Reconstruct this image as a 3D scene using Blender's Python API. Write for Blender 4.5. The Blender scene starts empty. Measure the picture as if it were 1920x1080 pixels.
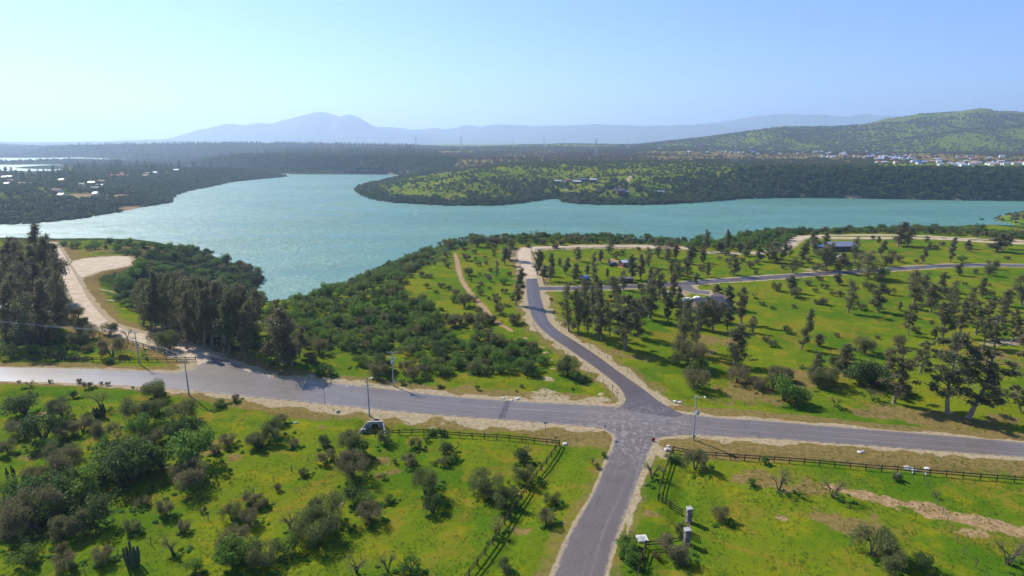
import bpy, bmesh, math, random
import numpy as np
from mathutils import Vector, Matrix

# ------------------------------------------------------------------ camera, sky, sun, exposure
scene = bpy.context.scene
F = 1120.0                      # focal length in pixels of the 1920 px wide photograph
PITCH = math.atan(275.0 / F)
CAM_H = 55.0
cam_data = bpy.data.cameras.new('camera')
cam = bpy.data.objects.new('camera', cam_data)
scene.collection.objects.link(cam)
cam.location = (0, 0, CAM_H)
cam.rotation_euler = (math.pi / 2 - PITCH, 0, 0)
cam_data.sensor_width = 36.0
cam_data.lens = 36.0 * F / 1920.0
cam_data.clip_start = 0.5
cam_data.clip_end = 60000
scene.camera = cam

SUN_EL = math.radians(40)
SUN_AZ = math.radians(48)       # to the left of the view direction
world = bpy.data.worlds.new('World'); scene.world = world
world.use_nodes = True
wn = world.node_tree.nodes; wl = world.node_tree.links
for n in list(wn): wn.remove(n)
sky = wn.new('ShaderNodeTexSky'); sky.sky_type = 'NISHITA'; sky.sun_disc = False
sky.sun_elevation = SUN_EL; sky.sun_rotation = -SUN_AZ
sky.altitude = 100; sky.air_density = 1.0; sky.dust_density = 0.2; sky.ozone_density = 5.0
bg = wn.new('ShaderNodeBackground'); bg.inputs['Strength'].default_value = 0.112
wo = wn.new('ShaderNodeOutputWorld')
tint = wn.new('ShaderNodeMix'); tint.data_type = 'RGBA'; tint.blend_type = 'MULTIPLY'; tint.inputs[0].default_value = 1.0
tint.inputs[7].default_value = (0.70, 0.835, 1.14, 1.0)      # the photograph's cool white balance
wl.new(sky.outputs[0], tint.inputs[6]); wl.new(tint.outputs[2], bg.inputs[0]); wl.new(bg.outputs[0], wo.inputs[0])

sun_data = bpy.data.lights.new('sun', 'SUN'); sun_data.energy = 5.0; sun_data.angle = math.radians(0.53)
sun_data.color = (1.0, 0.955, 0.88)
sun = bpy.data.objects.new('sun', sun_data); scene.collection.objects.link(sun)
sdir = Vector((-math.sin(SUN_AZ) * math.cos(SUN_EL), math.cos(SUN_AZ) * math.cos(SUN_EL), math.sin(SUN_EL)))
sun.rotation_euler = sdir.to_track_quat('Z', 'Y').to_euler()
sun.location = (-300, 300, 400)

vs = scene.view_settings
vs.view_transform = 'Standard'; vs.look = 'None'; vs.gamma = 1.0; vs.use_curve_mapping = False
vs.exposure = 0.57
cy = scene.cycles
cy.use_denoising = True
try: cy.denoiser = 'OPENIMAGEDENOISE'
except Exception: pass
cy.max_bounces = 5; cy.diffuse_bounces = 2; cy.glossy_bounces = 2; cy.transmission_bounces = 2
cy.volume_bounces = 1; cy.transparent_max_bounces = 4
cy.sample_clamp_indirect = 4.0; cy.sample_clamp_direct = 12.0

random.seed(7)
RNG = np.random.default_rng(11)
COL = scene.collection

# ------------------------------------------------------------------ pixel <-> place
CP, SP = math.cos(PITCH), math.sin(PITCH)
def rayd(px, py):
    a = (px - 960.0) / F; b = -(py - 540.0) / F
    return (a, CP + b * SP, -SP + b * CP)
def un(px, py, z=0.0):
    d = rayd(px, py); t = (z - CAM_H) / d[2]
    return (d[0] * t, d[1] * t)
def crest(px, py, Y):
    """height and x of a far crest seen at a pixel, standing at depth Y"""
    d = rayd(px, py); t = Y / d[1]
    return (d[0] * t, CAM_H + d[2] * t)
def unl(pts, z=0.0): return [un(x, y, z) for x, y in pts]

# ------------------------------------------------------------------ numpy tools
def vnoise(x, y, seed=0):
    xi = np.floor(x).astype(np.int64); yi = np.floor(y).astype(np.int64)
    xf = x - xi; yf = y - yi
    u = xf * xf * (3 - 2 * xf); v = yf * yf * (3 - 2 * yf)
    def h(a, b):
        n = (a * 374761393 + b * 668265263 + seed * 974711) & 0x7fffffff
        n = ((n ^ (n >> 13)) * 1274126177) & 0x7fffffff
        return ((n ^ (n >> 16)) & 0xffff) / 65535.0
    return (h(xi, yi) * (1 - u) + h(xi + 1, yi) * u) * (1 - v) + (h(xi, yi + 1) * (1 - u) + h(xi + 1, yi + 1) * u) * v
def fbm(x, y, seed=0, oct=4):
    s = 0; a = 0.5; t = 0
    for k in range(oct):
        s = s + a * vnoise(x * 2 ** k, y * 2 ** k, seed + k * 17); t += a; a *= 0.5
    return s / t
def sstep(a, b, x):
    t = np.clip((x - a) / (b - a), 0, 1); return t * t * (3 - 2 * t)
def poly_sd(X, Y, poly, closed=True):
    """signed distance to a polygon (negative inside), or distance to an open line"""
    P = np.asarray(poly, float)
    n = len(P); best = np.full(X.shape, 1e18); ins = np.zeros(X.shape, bool)
    for i in range(n if closed else n - 1):
        ax, ay = P[i]; bx, by = P[(i + 1) % n]
        dx, dy = bx - ax, by - ay
        L2 = dx * dx + dy * dy + 1e-12
        t = np.clip(((X - ax) * dx + (Y - ay) * dy) / L2, 0, 1)
        d2 = (X - ax - t * dx) ** 2 + (Y - ay - t * dy) ** 2
        np.minimum(best, d2, out=best)
        if closed and ay != by:
            c = (ay > Y) != (by > Y)
            ins ^= c & (X < (bx - ax) * (Y - ay) / (by - ay) + ax)
    d = np.sqrt(best)
    return np.where(ins, -d, d) if closed else d
def smooth(pts, step):
    """Catmull-Rom through the points, resampled at about `step` metres"""
    P = [np.array(p, float) for p in pts]
    P = [2 * P[0] - P[1]] + P + [2 * P[-1] - P[-2]]
    out = []
    for i in range(1, len(P) - 2):
        p0, p1, p2, p3 = P[i - 1:i + 3]
        n = max(2, int(np.linalg.norm(p2 - p1) / step * 2))
        for k in range(n):
            t = k / n
            out.append(0.5 * (2 * p1 + (p2 - p0) * t + (2 * p0 - 5 * p1 + 4 * p2 - p3) * t * t + (3 * p1 - p0 - 3 * p2 + p3) * t ** 3))
    out.append(P[-2])
    return np.array(out)
def resample(line, n):
    L = np.asarray(line, float)
    s = np.concatenate([[0], np.cumsum(np.hypot(*np.diff(L, axis=0).T))])
    t = np.linspace(0, s[-1], n)
    return np.stack([np.interp(t, s, L[:, 0]), np.interp(t, s, L[:, 1])], 1)

# ------------------------------------------------------------------ the land: shorelines (lake level -25) and ridges
LAKE = -25.0
near_px = [(-700, 480), (-200, 480), (0, 480), (110, 490), (220, 489), (330, 489), (400, 492), (455, 501), (490, 510), (507, 518),
           (500, 532), (490, 545), (485, 558), (486, 573), (505, 578), (530, 574), (560, 567), (600, 558), (640, 536), (690, 513), (750, 498),
           (810, 490), (900, 486), (1000, 484), (1100, 481), (1200, 486), (1262, 498), (1285, 498), (1305, 482), (1350, 471),
           (1500, 469), (1650, 465), (1750, 463), (1850, 466), (1920, 473), (2100, 485), (2600, 495)]
NEAR = unl(near_px, LAKE) + [(2500, -900), (-2500, -900)]
far_px = [(3000, 395), (2300, 384), (1920, 377), (1800, 376), (1700, 374), (1600, 372.5), (1500, 371), (1400, 373), (1330, 379), (1250, 384),
          (1150, 385), (1085, 383.5), (1055, 379), (1042, 373), (1020, 375), (985, 381), (930, 386), (830, 386), (740, 381), (695, 374), (674, 366),
          (663, 355), (672, 350), (700, 344), (735, 337), (762, 331), (740, 327.5), (640, 326.5), (545, 326), (450, 322), (330, 311),
          (260, 303), (240, 301), (215, 298.2), (170, 296), (140, 295.2), (90, 296), (-300, 296)]
FAR = unl(far_px, LAKE) + [(-30000, 6000), (-30000, 40000), (30000, 40000), (30000, 2000)]
left_px = [(-900, 470), (-400, 440), (0, 421.5), (60, 420), (140, 412), (230, 398), (300, 384), (326, 380), (324, 374), (334, 366), (350, 360), (400, 350),
           (440, 341), (500, 335), (545, 331), (520, 328), (450, 325.5), (350, 322), (250, 321), (180, 320), (100, 321.5), (0, 322.5), (-500, 322)]
LEFT = unl(left_px, LAKE)
spit_px = [(-600, 303), (60, 303.5), (140, 300.8), (170, 301.5), (236, 302.3), (330, 312), (250, 314), (150, 310), (105, 309), (70, 308.6), (0, 309), (-600, 309)]
SPIT = unl(spit_px, LAKE)
spit2_px = [(20, 315.2), (60, 312.5), (110, 310), (150, 313), (105, 318), (60, 316.8)]
SPIT2 = unl(spit2_px, LAKE)
spit3_px = [(112, 309), (330, 310), (360, 322.5), (250, 323), (180, 322), (112, 322.5)]
SPIT3 = unl(spit3_px, LAKE)
islet_px = [(1858, 409), (1875, 404), (1920, 401), (2100, 398), (2300, 410), (2100, 436), (1960, 433), (1920, 431), (1895, 424), (1888, 418), (1865, 415)]
ISLET = unl(islet_px, LAKE)

ridges = [  # crest pixels, depth, front width, back width, base
    ([(30, 292), (60, 285), (90, 279), (150, 274), (250, 272.5), (340, 271), (420, 270), (560, 271), (700, 273), (800, 276), (900, 282)], 3400, 800, 900, 12),
    ([(-400, 268), (-100, 268), (0, 269), (60, 272), (110, 277), (200, 282)], 4900, 700, 900, 12),
    ([(-600, 262), (-100, 264.5), (100, 266.5), (280, 263.5), (330, 263), (420, 266), (600, 268)], 8200, 1500, 1500, 12),
    ([(800, 279), (900, 276), (980, 272), (1060, 270), (1150, 271), (1250, 270), (1400, 269), (1500, 274)], 3400, 900, 900, 12),
    ([(1100, 280), (1150, 274), (1200, 271), (1260, 264), (1330, 256.5), (1400, 247), (1440, 241), (1470, 237), (1500, 238), (1560, 238), (1620, 234),
      (1640, 229), (1660, 223), (1690, 221), (1720, 214.5), (1760, 213), (1800, 210), (1830, 204.5), (1850, 204.5), (1870, 209), (1920, 211), (2050, 220), (2300, 240), (2600, 262)], 3300, 1150, 1500, 12),
    ([(1480, 284), (1560, 274), (1640, 266), (1700, 259), (1760, 251), (1820, 243), (1880, 238), (1920, 235), (2050, 228), (2250, 245), (2500, 268)], 2550, 560, 700, 12),
]
RID = []
for pts, Yc, wf, wb, base in ridges:
    xs = []; zs = []
    for px, py in pts:
        x, z = crest(px, py, Yc); xs.append(x / Yc); zs.append(z)
    RID.append((np.array(xs), np.array(zs), Yc, wf, wb, base))

def rise(d, W, top):
    t = np.clip(d / W, 0, 1)
    return (top - LAKE + 1.5) * (1 - (1 - t) ** 2.0) + LAKE - 1.5

def height_raw(X, Y):
    z = np.full(X.shape, LAKE - 5.0)
    m = (Y < 900)
    if m.any():
        x, y = X[m], Y[m]
        d = -poly_sd(x, y, NEAR)
        W = 62 + 62 * np.exp(-((x + 105) / 75) ** 2) * sstep(420, 330, y)
        wob = (fbm(x / 18, y / 18, 3) - 0.5) * 10
        zz = rise(d + wob * sstep(0, 30, d), W, 0.0)
        und = (fbm(x / 30, y / 30, 5) - 0.5) * 1.5 + (fbm(x / 6, y / 6, 9) - 0.5) * 0.35
        zz = zz + und * sstep(8, 40, d)
        z[m] = np.where(d > 0, zz, LAKE - 1.5 - np.clip(-d * 0.2, 0, 6))
    m = Y > 450
    if m.any():
        x, y = X[m], Y[m]
        zz = np.full(x.shape, LAKE - 6.0)
        d = -poly_sd(x, y, FAR)
        W = 90 + 290 * sstep(430, 180, x) * sstep(-420, -250, x) * sstep(1500, 1250, y)
        top = 14 + 7 * sstep(300, 1200, d) + (fbm(x / 260, y / 260, 21) - 0.5) * 9
        a = rise(d + (fbm(x / 60, y / 60, 23) - .5) * 50 * sstep(0, 60, d), W, 14.0) + np.where(d > W, top - 14, 0) * sstep(W, W + 200, d)
        # low banks round the far arms of the lake
        low = sstep(-1450, -900, x - 0.12 * y) 
        a = np.where(d > 0, np.minimum(a, LAKE + 6 + 40 * low + np.clip((d - 250) * 0.06, 0, 60)), LAKE - 6)
        zz = np.maximum(zz, a)
        d = -poly_sd(x, y, LEFT)
        a = rise(d + (fbm(x / 50, y / 50, 29) - .5) * 30 * sstep(0, 50, d), 170, -6.0) + (fbm(x / 90, y / 90, 31) - .5) * 5 * sstep(20, 80, d)
        a = np.where(x < -0.74 * y, np.minimum(a, np.interp(y, [1000, 1330], [2.0, -20.5]) + (fbm(x / 40, y / 40, 33) - .5) * 3), a)
        zz = np.maximum(zz, np.where(d > 0, a, -99))
        for pl, top, W in ((SPIT, -19.0, 60), (SPIT2, -21.5, 30), (SPIT3, -17.0, 60), (ISLET, -19.0, 30)):
            d = -poly_sd(x, y, pl)
            zz = np.maximum(zz, np.where(d > 0, rise(d, W, top), -99))
        dfar = -poly_sd(x, y, FAR)
        u = x / y
        for xs, zs, Yc, wf, wb, base in RID:
            zc = np.interp(u, xs, zs, left=-50, right=-50)
            t = np.where(y < Yc, (y - Yc) / wf, (y - Yc) / wb)
            b = np.clip(1 - np.abs(t), 0, 1); b = b * b * (3 - 2 * b)
            gul = (fbm(x / 230 + 7, y / 420, 41, 5) - 0.5) * 0.55 * np.sin(np.pi * np.clip(b, 0, 1))
            zr = zz + np.maximum(zc - zz, 0) * np.clip(b + gul * 0.8, 0, 1.0)
            zz = np.where((zr > zz) & (dfar > 30), zr, zz)
        z[m] = np.maximum(z[m], zz)
    return z

# ------------------------------------------------------------------ roads and tracks traced as edges on the plateau (z = 0)
def strip(left, right, n, z=0.0, smooth_step=2.0):
    L = resample(smooth(unl(left), smooth_step), n); R = resample(smooth(unl(right), smooth_step), n)
    return L, R
def ribbon(center, width, n):
    C = resample(smooth(unl(center), 3.0), n)
    T = np.gradient(C, axis=0); T /= np.linalg.norm(T, axis=1)[:, None] + 1e-9
    N = np.stack([-T[:, 1], T[:, 0]], 1)
    w = np.asarray(width) * 0.5
    return C + N * w, C - N * w
ROADS = {}
ROADS['main_road'] = strip(
    [(-260, 684), (-60, 688), (0, 689), (150, 692.5), (280, 697), (370, 701), (480, 705), (560, 712), (640, 720), (740, 731), (840, 743), (960, 752), (1060, 757.5), (1140, 762),
     (1220, 768), (1280, 776), (1340, 783), (1440, 790), (1600, 803), (1760, 816), (1920, 830), (2100, 846), (2400, 873)],
    [(-260, 711), (-60, 714.5), (0, 715), (150, 719), (300, 727), (420, 738.5), (480, 745), (600, 757), (720, 769), (840, 779.5), (960, 788), (1060, 796), (1140, 803),
     (1240, 812), (1330, 817), (1440, 822), (1560, 830.5), (1700, 841), (1920, 857), (2100, 872), (2400, 897)], 220)
ROADS['north_road'] = strip(
    [(1150, 768), (1168, 757), (1173, 750), (1166, 733), (1147, 713), (1103, 680), (1060, 650), (1027, 627), (1003, 603), (993, 580), (988, 553), (986, 523)],
    [(1330, 792), (1295, 781), (1267, 770), (1237, 753), (1207, 730), (1160, 697), (1120, 667), (1083, 643), (1047, 620), (1030, 603), (1022, 583), (1015, 560), (1007, 522)], 150)
ROADS['branch_road'] = ribbon([(1003, 541), (1030, 541), (1060, 540.5), (1110, 540), (1160, 538.5), (1220, 535), (1280, 532), (1340, 527), (1400, 523), (1460, 519), (1520, 514.5),
     (1580, 511), (1640, 507), (1700, 503), (1760, 499), (1820, 497), (1870, 497), (1960, 499), (2200, 505)], 5.4, 120)
ROADS['south_road'] = strip(
    [(1105, 796), (1135, 806), (1150, 815), (1152.6, 826), (1141, 856), (1123, 902), (1101, 947), (1071, 998), (1041, 1072), (960, 1300)],
    [(1330, 813), (1262, 817), (1236, 821), (1226, 830), (1212, 860), (1197, 898), (1175, 958), (1156, 1006), (1134, 1080), (1085, 1300)], 120)
ROADS['west_gravel_road'] = strip(
    [(92, 454), (97, 462), (103, 480), (110, 500), (123, 533), (140, 567), (160, 597), (187, 613), (220, 630), (267, 643), (320, 658), (352, 670), (372, 684), (352, 696), (300, 702)],
    [(104, 454), (110, 462), (121, 480), (132, 500), (147, 527), (163, 557), (187, 587), (213, 610), (253, 622), (300, 632), (347, 645), (400, 664), (433, 680), (480, 696), (540, 715)], 110)
ROADS['north_gravel_road'] = strip(
    [(986, 525), (980, 505), (974, 490), (969, 477), (975, 467), (1000, 463), (1050, 462), (1110, 460.5), (1200, 460.5), (1290, 463)],
    [(1007, 524), (1003, 503), (996, 487), (995, 476), (1003, 470), (1020, 467.5), (1055, 466), (1110, 464.5), (1200, 464.5), (1290, 467)], 110)
ROADS['headland_track'] = ribbon([(1325, 473), (1390, 475), (1440, 473), (1462, 469), (1478, 461), (1492, 451), (1508, 444.5), (1560, 446), (1640, 446.5), (1700, 446), (1780, 449), (1850, 453.5), (1930, 457), (2100, 462)], 5.0, 110)
ROADS['lakeside_track'] = ribbon([(1505, 443), (1560, 441), (1640, 440.5), (1710, 441.5), (1760, 444), (1800, 446.5), (1860, 449), (1930, 452)], 3.6, 60)
ROADS['dirt_track'] = ribbon([(853, 474), (857, 490), (860, 505), (866, 525), (884, 552), (905, 575), (922, 597), (945, 612), (960, 621)], np.interp(np.linspace(0, 1, 70), [0, .1, .85, 1], [.3, 1.3, 1.3, .2])[:, None], 70)
ROADS['road_apron'] = strip([(392, 668), (374, 683), (352, 695), (300, 702)], [(418, 673), (440, 683), (480, 697), (540, 716)], 30)
ROADS['house_drive'] = ribbon([(1284, 533), (1290, 541), (1302, 546), (1330, 549)], 5.0, 24)

# ------------------------------------------------------------------ material helpers
def new_mat(name):
    m = bpy.data.materials.new(name); m.use_nodes = True
    nt = m.node_tree
    for n in list(nt.nodes): nt.nodes.remove(n)
    out = nt.nodes.new('ShaderNodeOutputMaterial')
    return m, nt, out
class NT:
    def __init__(s, nt): s.nt = nt
    def node(s, t, **kw):
        n = s.nt.nodes.new(t)
        for k, v in kw.items(): setattr(n, k, v)
        return n
    def link(s, a, b): s.nt.links.new(a, b)
    def noise(s, vec, scale, detail=3, rough=0.55, dist=0.0):
        n = s.node('ShaderNodeTexNoise'); n.inputs['Scale'].default_value = scale
        n.inputs['Detail'].default_value = detail; n.inputs['Roughness'].default_value = rough; n.inputs['Distortion'].default_value = dist
        if vec is not None: s.link(vec, n.inputs['Vector'])
        return n.outputs['Fac']
    def math(s, op, a, b=None, clamp=False):
        n = s.node('ShaderNodeMath', operation=op); n.use_clamp = clamp
        for i, v in enumerate((a, b)):
            if v is None: continue
            if isinstance(v, (int, float)): n.inputs[i].default_value = v
            else: s.link(v, n.inputs[i])
        return n.outputs[0]
    def mix(s, fac, a, b, blend='MIX'):
        n = s.node('ShaderNodeMix', data_type='RGBA', blend_type=blend)
        for sock, v in ((n.inputs[0], fac), (n.inputs[6], a), (n.inputs[7], b)):
            if isinstance(v, (int, float)): sock.default_value = v
            elif isinstance(v, (tuple, list)): sock.default_value = tuple(v) + (1.0,) if len(v) == 3 else v
            else: s.link(v, sock)
        return n.outputs[2]
    def ramp(s, fac, lo, hi):
        n = s.node('ShaderNodeMapRange'); n.inputs[1].default_value = lo; n.inputs[2].default_value = hi
        n.interpolation_type = 'SMOOTHSTEP'
        s.link(fac, n.inputs[0]); return n.outputs[0]
    def bump(s, h, strength, dist):
        n = s.node('ShaderNodeBump'); n.inputs['Strength'].default_value = strength; n.inputs['Distance'].default_value = dist
        s.link(h, n.inputs['Height']); return n.outputs[0]
    def principled(s, col, rough=0.8, spec=0.3, normal=None, metal=0.0):
        n = s.node('ShaderNodeBsdfPrincipled')
        for sock, v in ((n.inputs['Base Color'], col), (n.inputs['Roughness'], rough), (n.inputs['Metallic'], metal)):
            if isinstance(v, (int, float)): sock.default_value = v
            elif isinstance(v, (tuple, list)): sock.default_value = tuple(v) + (1.0,)
            else: s.link(v, sock)
        n.inputs['Specular IOR Level'].default_value = spec
        if normal is not None: s.link(normal, n.inputs['Normal'])
        return n.outputs[0]
    def pos(s): return s.node('ShaderNodeNewGeometry').outputs['Position']
    def scaled(s, vec, sx, sy, sz=1.0):
        n = s.node('ShaderNodeMapping'); n.inputs['Scale'].default_value = (sx, sy, sz); s.link(vec, n.inputs['Vector']); return n.outputs[0]
MATS = {}
def simple_mat(name, col, rough=0.7, spec=0.3, var=0.25, scale=2.0, metal=0.0, bump=0.0):
    if name in MATS: return MATS[name]
    m, nt, out = new_mat(name); t = NT(nt)
    tc = t.node('ShaderNodeTexCoord').outputs['Object']
    f = t.noise(tc, scale, 4, 0.65)
    lo = tuple(c * (1 - var) for c in col); hi = tuple(min(1, c * (1 + var)) for c in col)
    c = t.mix(t.ramp(f, 0.3, 0.7), lo, hi)
    nrm = t.bump(f, bump, 0.05) if bump else None
    t.link(t.principled(c, rough, spec, nrm, metal), out.inputs[0])
    MATS[name] = m; return m

# ------------------------------------------------------------------ object helpers
def tag(o, label=None, cat=None, group=None, kind=None):
    if label: o['label'] = label
    if cat: o['category'] = cat
    if group: o['group'] = group
    if kind: o['kind'] = kind
    return o
def link(name, mesh, mat=None, parent=None, loc=(0, 0, 0)):
    o = bpy.data.objects.new(name, mesh); COL.objects.link(o); o.location = loc
    if parent: o.parent = parent
    if mat is not None and mesh is not None and not mesh.materials: mesh.materials.append(mat)
    return o
def empty(name, loc, rz=0.0, scale=1.0):
    o = bpy.data.objects.new(name, None); COL.objects.link(o); o.location = loc; o.rotation_euler = (0, 0, rz)
    o.scale = (scale,) * 3; o.empty_display_size = 0.5
    return o
def mesh_np(name, V, Fq, mat=None, smooth_shade=False, tri=False):
    V = np.asarray(V, np.float32); Fq = np.asarray(Fq, np.int32)
    k = Fq.shape[1]
    me = bpy.data.meshes.new(name)
    me.vertices.add(len(V)); me.vertices.foreach_set('co', V.ravel())
    me.loops.add(Fq.size); me.loops.foreach_set('vertex_index', Fq.ravel())
    me.polygons.add(len(Fq)); me.polygons.foreach_set('loop_start', np.arange(0, Fq.size, k, dtype=np.int32))
    try: me.polygons.foreach_set('loop_total', np.full(len(Fq), k, np.int32))
    except Exception: pass
    if smooth_shade: me.polygons.foreach_set('use_smooth', np.ones(len(Fq), bool))
    me.update(calc_edges=True)
    if mat is not None: me.materials.append(mat)
    return me
class MB:
    """collects boxes, bars and tubes for one mesh"""
    def __init__(s): s.v = []; s.f = []; s.mi = []; s.m = 0
    def add(s, vs, fs):
        o = len(s.v); s.v += [tuple(v) for v in vs]
        for f in fs: s.f.append(tuple(i + o for i in f)); s.mi.append(s.m)
        return s
    def box(s, c, size, rz=0.0, taper=1.0):
        cx, cy, cz = c; x, y, z = (q / 2 for q in size); ca, sa = math.cos(rz), math.sin(rz)
        vs = []
        for dz, k in ((-z, 1.0), (z, taper)):
            for dx, dy in ((-x, -y), (x, -y), (x, y), (-x, y)):
                dx *= k; dy *= k
                vs.append((cx + dx * ca - dy * sa, cy + dx * sa + dy * ca, cz + dz))
        return s.add(vs, [(3, 2, 1, 0), (4, 5, 6, 7), (0, 1, 5, 4), (1, 2, 6, 5), (2, 3, 7, 6), (3, 0, 4, 7)])
    def tube(s, pts, rads, n=6, cap=True):
        pts = [Vector(p) for p in pts]; rings = []
        for i, p in enumerate(pts):
            d = (pts[min(i + 1, len(pts) - 1)] - pts[max(i - 1, 0)]).normalized()
            a = d.cross(Vector((0, 0, 1)) if abs(d.z) < 0.9 else Vector((1, 0, 0))).normalized(); b = d.cross(a)
            r = rads[i] if isinstance(rads, (list, tuple)) else rads
            rings.append([p + (a * math.cos(2 * math.pi * k / n) + b * math.sin(2 * math.pi * k / n)) * r for k in range(n)])
        vs = [v for r in rings for v in r]; fs = []
        for i in range(len(rings) - 1):
            for k in range(n):
                fs.append((i * n + k, i * n + (k + 1) % n, (i + 1) * n + (k + 1) % n, (i + 1) * n + k))
        if cap: fs += [tuple(range(n))[::-1], tuple((len(rings) - 1) * n + k for k in range(n))]
        return s.add(vs, fs)
    def mesh(s, name, mats=None):
        me = bpy.data.meshes.new(name); me.from_pydata(s.v, [], s.f)
        if mats is not None:
            for m in (mats if isinstance(mats, (list, tuple)) else [mats]): me.materials.append(m)
            me.polygons.foreach_set('material_index', s.mi)
        me.update(); return me
    def build(s, name, mat, parent=None, loc=(0, 0, 0)):
        return link(name, s.mesh(name, mat), None, parent, loc)

# ------------------------------------------------------------------ height with roads cut in, and ray casting onto it
ROAD_POLY = {k: np.concatenate([L, R[::-1]]) for k, (L, R) in ROADS.items()}
PARK = unl([(140, 505), (134, 492), (165, 484), (215, 480.5), (238, 481), (246, 487), (243, 497), (215, 503), (185, 509), (160, 518), (150, 518)])
ROAD_POLY['parking_area'] = np.array(smooth(PARK + PARK[:1], 4.0))
def road_sd(X, Y, names=None):
    best = np.full(X.shape, 1e9)
    m = (Y < 480) & (Y > 20)
    if not m.any(): return best
    x, y = X[m], Y[m]; b = np.full(x.shape, 1e9)
    for k in (names or ROAD_POLY):
        P = ROAD_POLY[k]
        if len(P) > 120: P = P[::2]
        lo = P.min(0) - 25; hi = P.max(0) + 25
        q = (x > lo[0]) & (x < hi[0]) & (y > lo[1]) & (y < hi[1])
        if q.any():
            sd = poly_sd(x[q], y[q], P); b[q] = np.minimum(b[q], sd)
    best[m] = b
    return best
CULVERT = un(703, 797)
def height(X, Y, sd=None):
    X = np.asarray(X, float); Y = np.asarray(Y, float)
    z = height_raw(X, Y)
    if sd is None: sd = road_sd(X, Y)
    w = sstep(1.5, 14, sd)
    z = z * w
    dm = np.where(sd < 30, sd, 99)
    # shallow ditch south of the main road, by the culvert
    cd = np.hypot((X - CULVERT[0]) * 0.6, Y - (CULVERT[1] - 2.2))
    z = z - 1.1 * np.exp(-(cd / 2.6) ** 2)
    z = z - 0.35 * np.exp(-((dm - 7.5) / 1.6) ** 2) * (Y < 140)
    z = np.where(sd < -0.25, -0.16, z)
    return z
def hit(pxs, pys, z_hi=4.0, z_lo=-25.0):
    """first place where the view ray through each pixel meets the land"""
    px = np.asarray(pxs, float); py = np.asarray(pys, float)
    a = (px - 960) / F; b = -(py - 540) / F
    dy = CP + b * SP; dz = np.minimum(-SP + b * CP, -1e-4)
    t0 = (z_hi - CAM_H) / dz; t1 = (z_lo - CAM_H) / dz
    n = 90
    bx = a * t1; by = dy * t1; found = np.zeros(px.shape, bool)
    for i in range(n + 1):
        t = t0 + (t1 - t0) * i / n
        x = a * t; y = dy * t
        zz = height(x, y); k = (~found) & (CAM_H + dz * t <= zz + 0.02)
        bx[k] = x[k]; by[k] = y[k]; found |= k
    return bx, by, height(bx, by)

# ------------------------------------------------------------------ ground sheet
ys_img = np.concatenate([np.arange(1500, 640, -2.0), np.arange(640, 440, -1.6), np.arange(440, 302, -1.2)])
rows = [un(960, y, 0)[1] for y in ys_img]
r0 = rows[-1]
rows += list(np.exp(np.linspace(math.log(r0 * 1.012), math.log(4600), 110))) + list(np.exp(np.linspace(math.log(4800), math.log(26000), 22)))
rows = np.array(rows)
us = np.linspace(-1.12, 1.12, 830)
GX = (us[None, :] * rows[:, None]).ravel(); GY = np.repeat(rows, len(us))
gsd = road_sd(GX, GY)
GZ = height(GX, GY, gsd)
nr, nc = len(rows), len(us)
idx = np.arange(nr * nc).reshape(nr, nc)
quads = np.stack([idx[:-1, :-1], idx[:-1, 1:], idx[1:, 1:], idx[1:, :-1]], -1).reshape(-1, 4)

def blob(X, Y, pts, r, seed=0, amp=0.6):
    """0..1 mask of soft patches round pixel places (px, py, radius m)"""
    full = np.zeros(X.shape); sel = Y < 420
    X = X[sel]; Y = Y[sel]
    m = np.zeros(X.shape)
    wx_ = (fbm(X / 5, Y / 5, seed + 50) - .5); wy_ = (fbm(X / 5, Y / 5, seed + 60) - .5)
    wx2 = (fbm(X / 1.6, Y / 1.6, seed + 51) - .5); wy2 = (fbm(X / 1.6, Y / 1.6, seed + 61) - .5)
    for px, py, rr in pts:
        x, y = un(px, py)
        d = np.hypot(X - x + (wx_ * 2.6 + wx2 * 0.9) * rr, (Y - y) * 1.3 + (wy_ * 2.6 + wy2 * 0.9) * rr) / (rr * r)
        m = np.maximum(m, np.clip(1.35 - d, 0, 1))
    full[sel] = np.clip(m * (1 - amp) + m * amp * 2 * fbm(X / 3, Y / 3, seed), 0, 1)
    return full
def near_mask(names, width):
    return road_sd(GX, GY, names)
sand = np.zeros(GX.shape); dry = np.zeros(GX.shape); dark = np.zeros(GX.shape); red = np.zeros(GX.shape)
nz = fbm(GX / 4, GY / 4, 77); nz2 = fbm(GX / 14, GY / 14, 78)
sdm = road_sd(GX, GY, ['main_road']); sdn = road_sd(GX, GY, ['north_road', 'north_gravel_road'])
sdb = road_sd(GX, GY, ['branch_road', 'headland_track', 'lakeside_track', 'house_drive'])
sdw = road_sd(GX, GY, ['west_gravel_road', 'parking_area', 'road_apron']); sds = road_sd(GX, GY, ['south_road']); sdd = road_sd(GX, GY, ['dirt_track'])
mY = np.interp(GX, ROADS['main_road'][0][:, 0], (ROADS['main_road'][0][:, 1] + ROADS['main_road'][1][:, 1]) / 2)
south = GY < mY
ws = np.where(south, np.interp(GX, [-130, -75, -50, -10, 15, 40, 110], [0.8, 2.2, 4.6, 4.2, 2.6, 2.0, 2.2]), np.interp(GX, [-130, -80, -60, -20, 5, 25, 110], [1.2, 1.6, 3.0, 2.8, 3.4, 1.6, 1.6]))
sand = np.maximum(sand, sstep(1.25, 0.55, sdm / ws * 1.15 + (nz - 0.5) * 2.1))
wd = ws + np.where(south, np.interp(GX, [-130, -80, -50, 10, 40, 110], [1, 1, 3, 6, 5, 8]), 3.0)
dry = np.maximum(dry, sstep(1.2, 0.6, sdm / wd + (nz2 - 0.5) * 1.0))
sand = np.maximum(sand, sstep(1.2, 0.7, sdn / 2.7 + (nz - 0.5) * 1.9) * (GY > 118))
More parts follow.
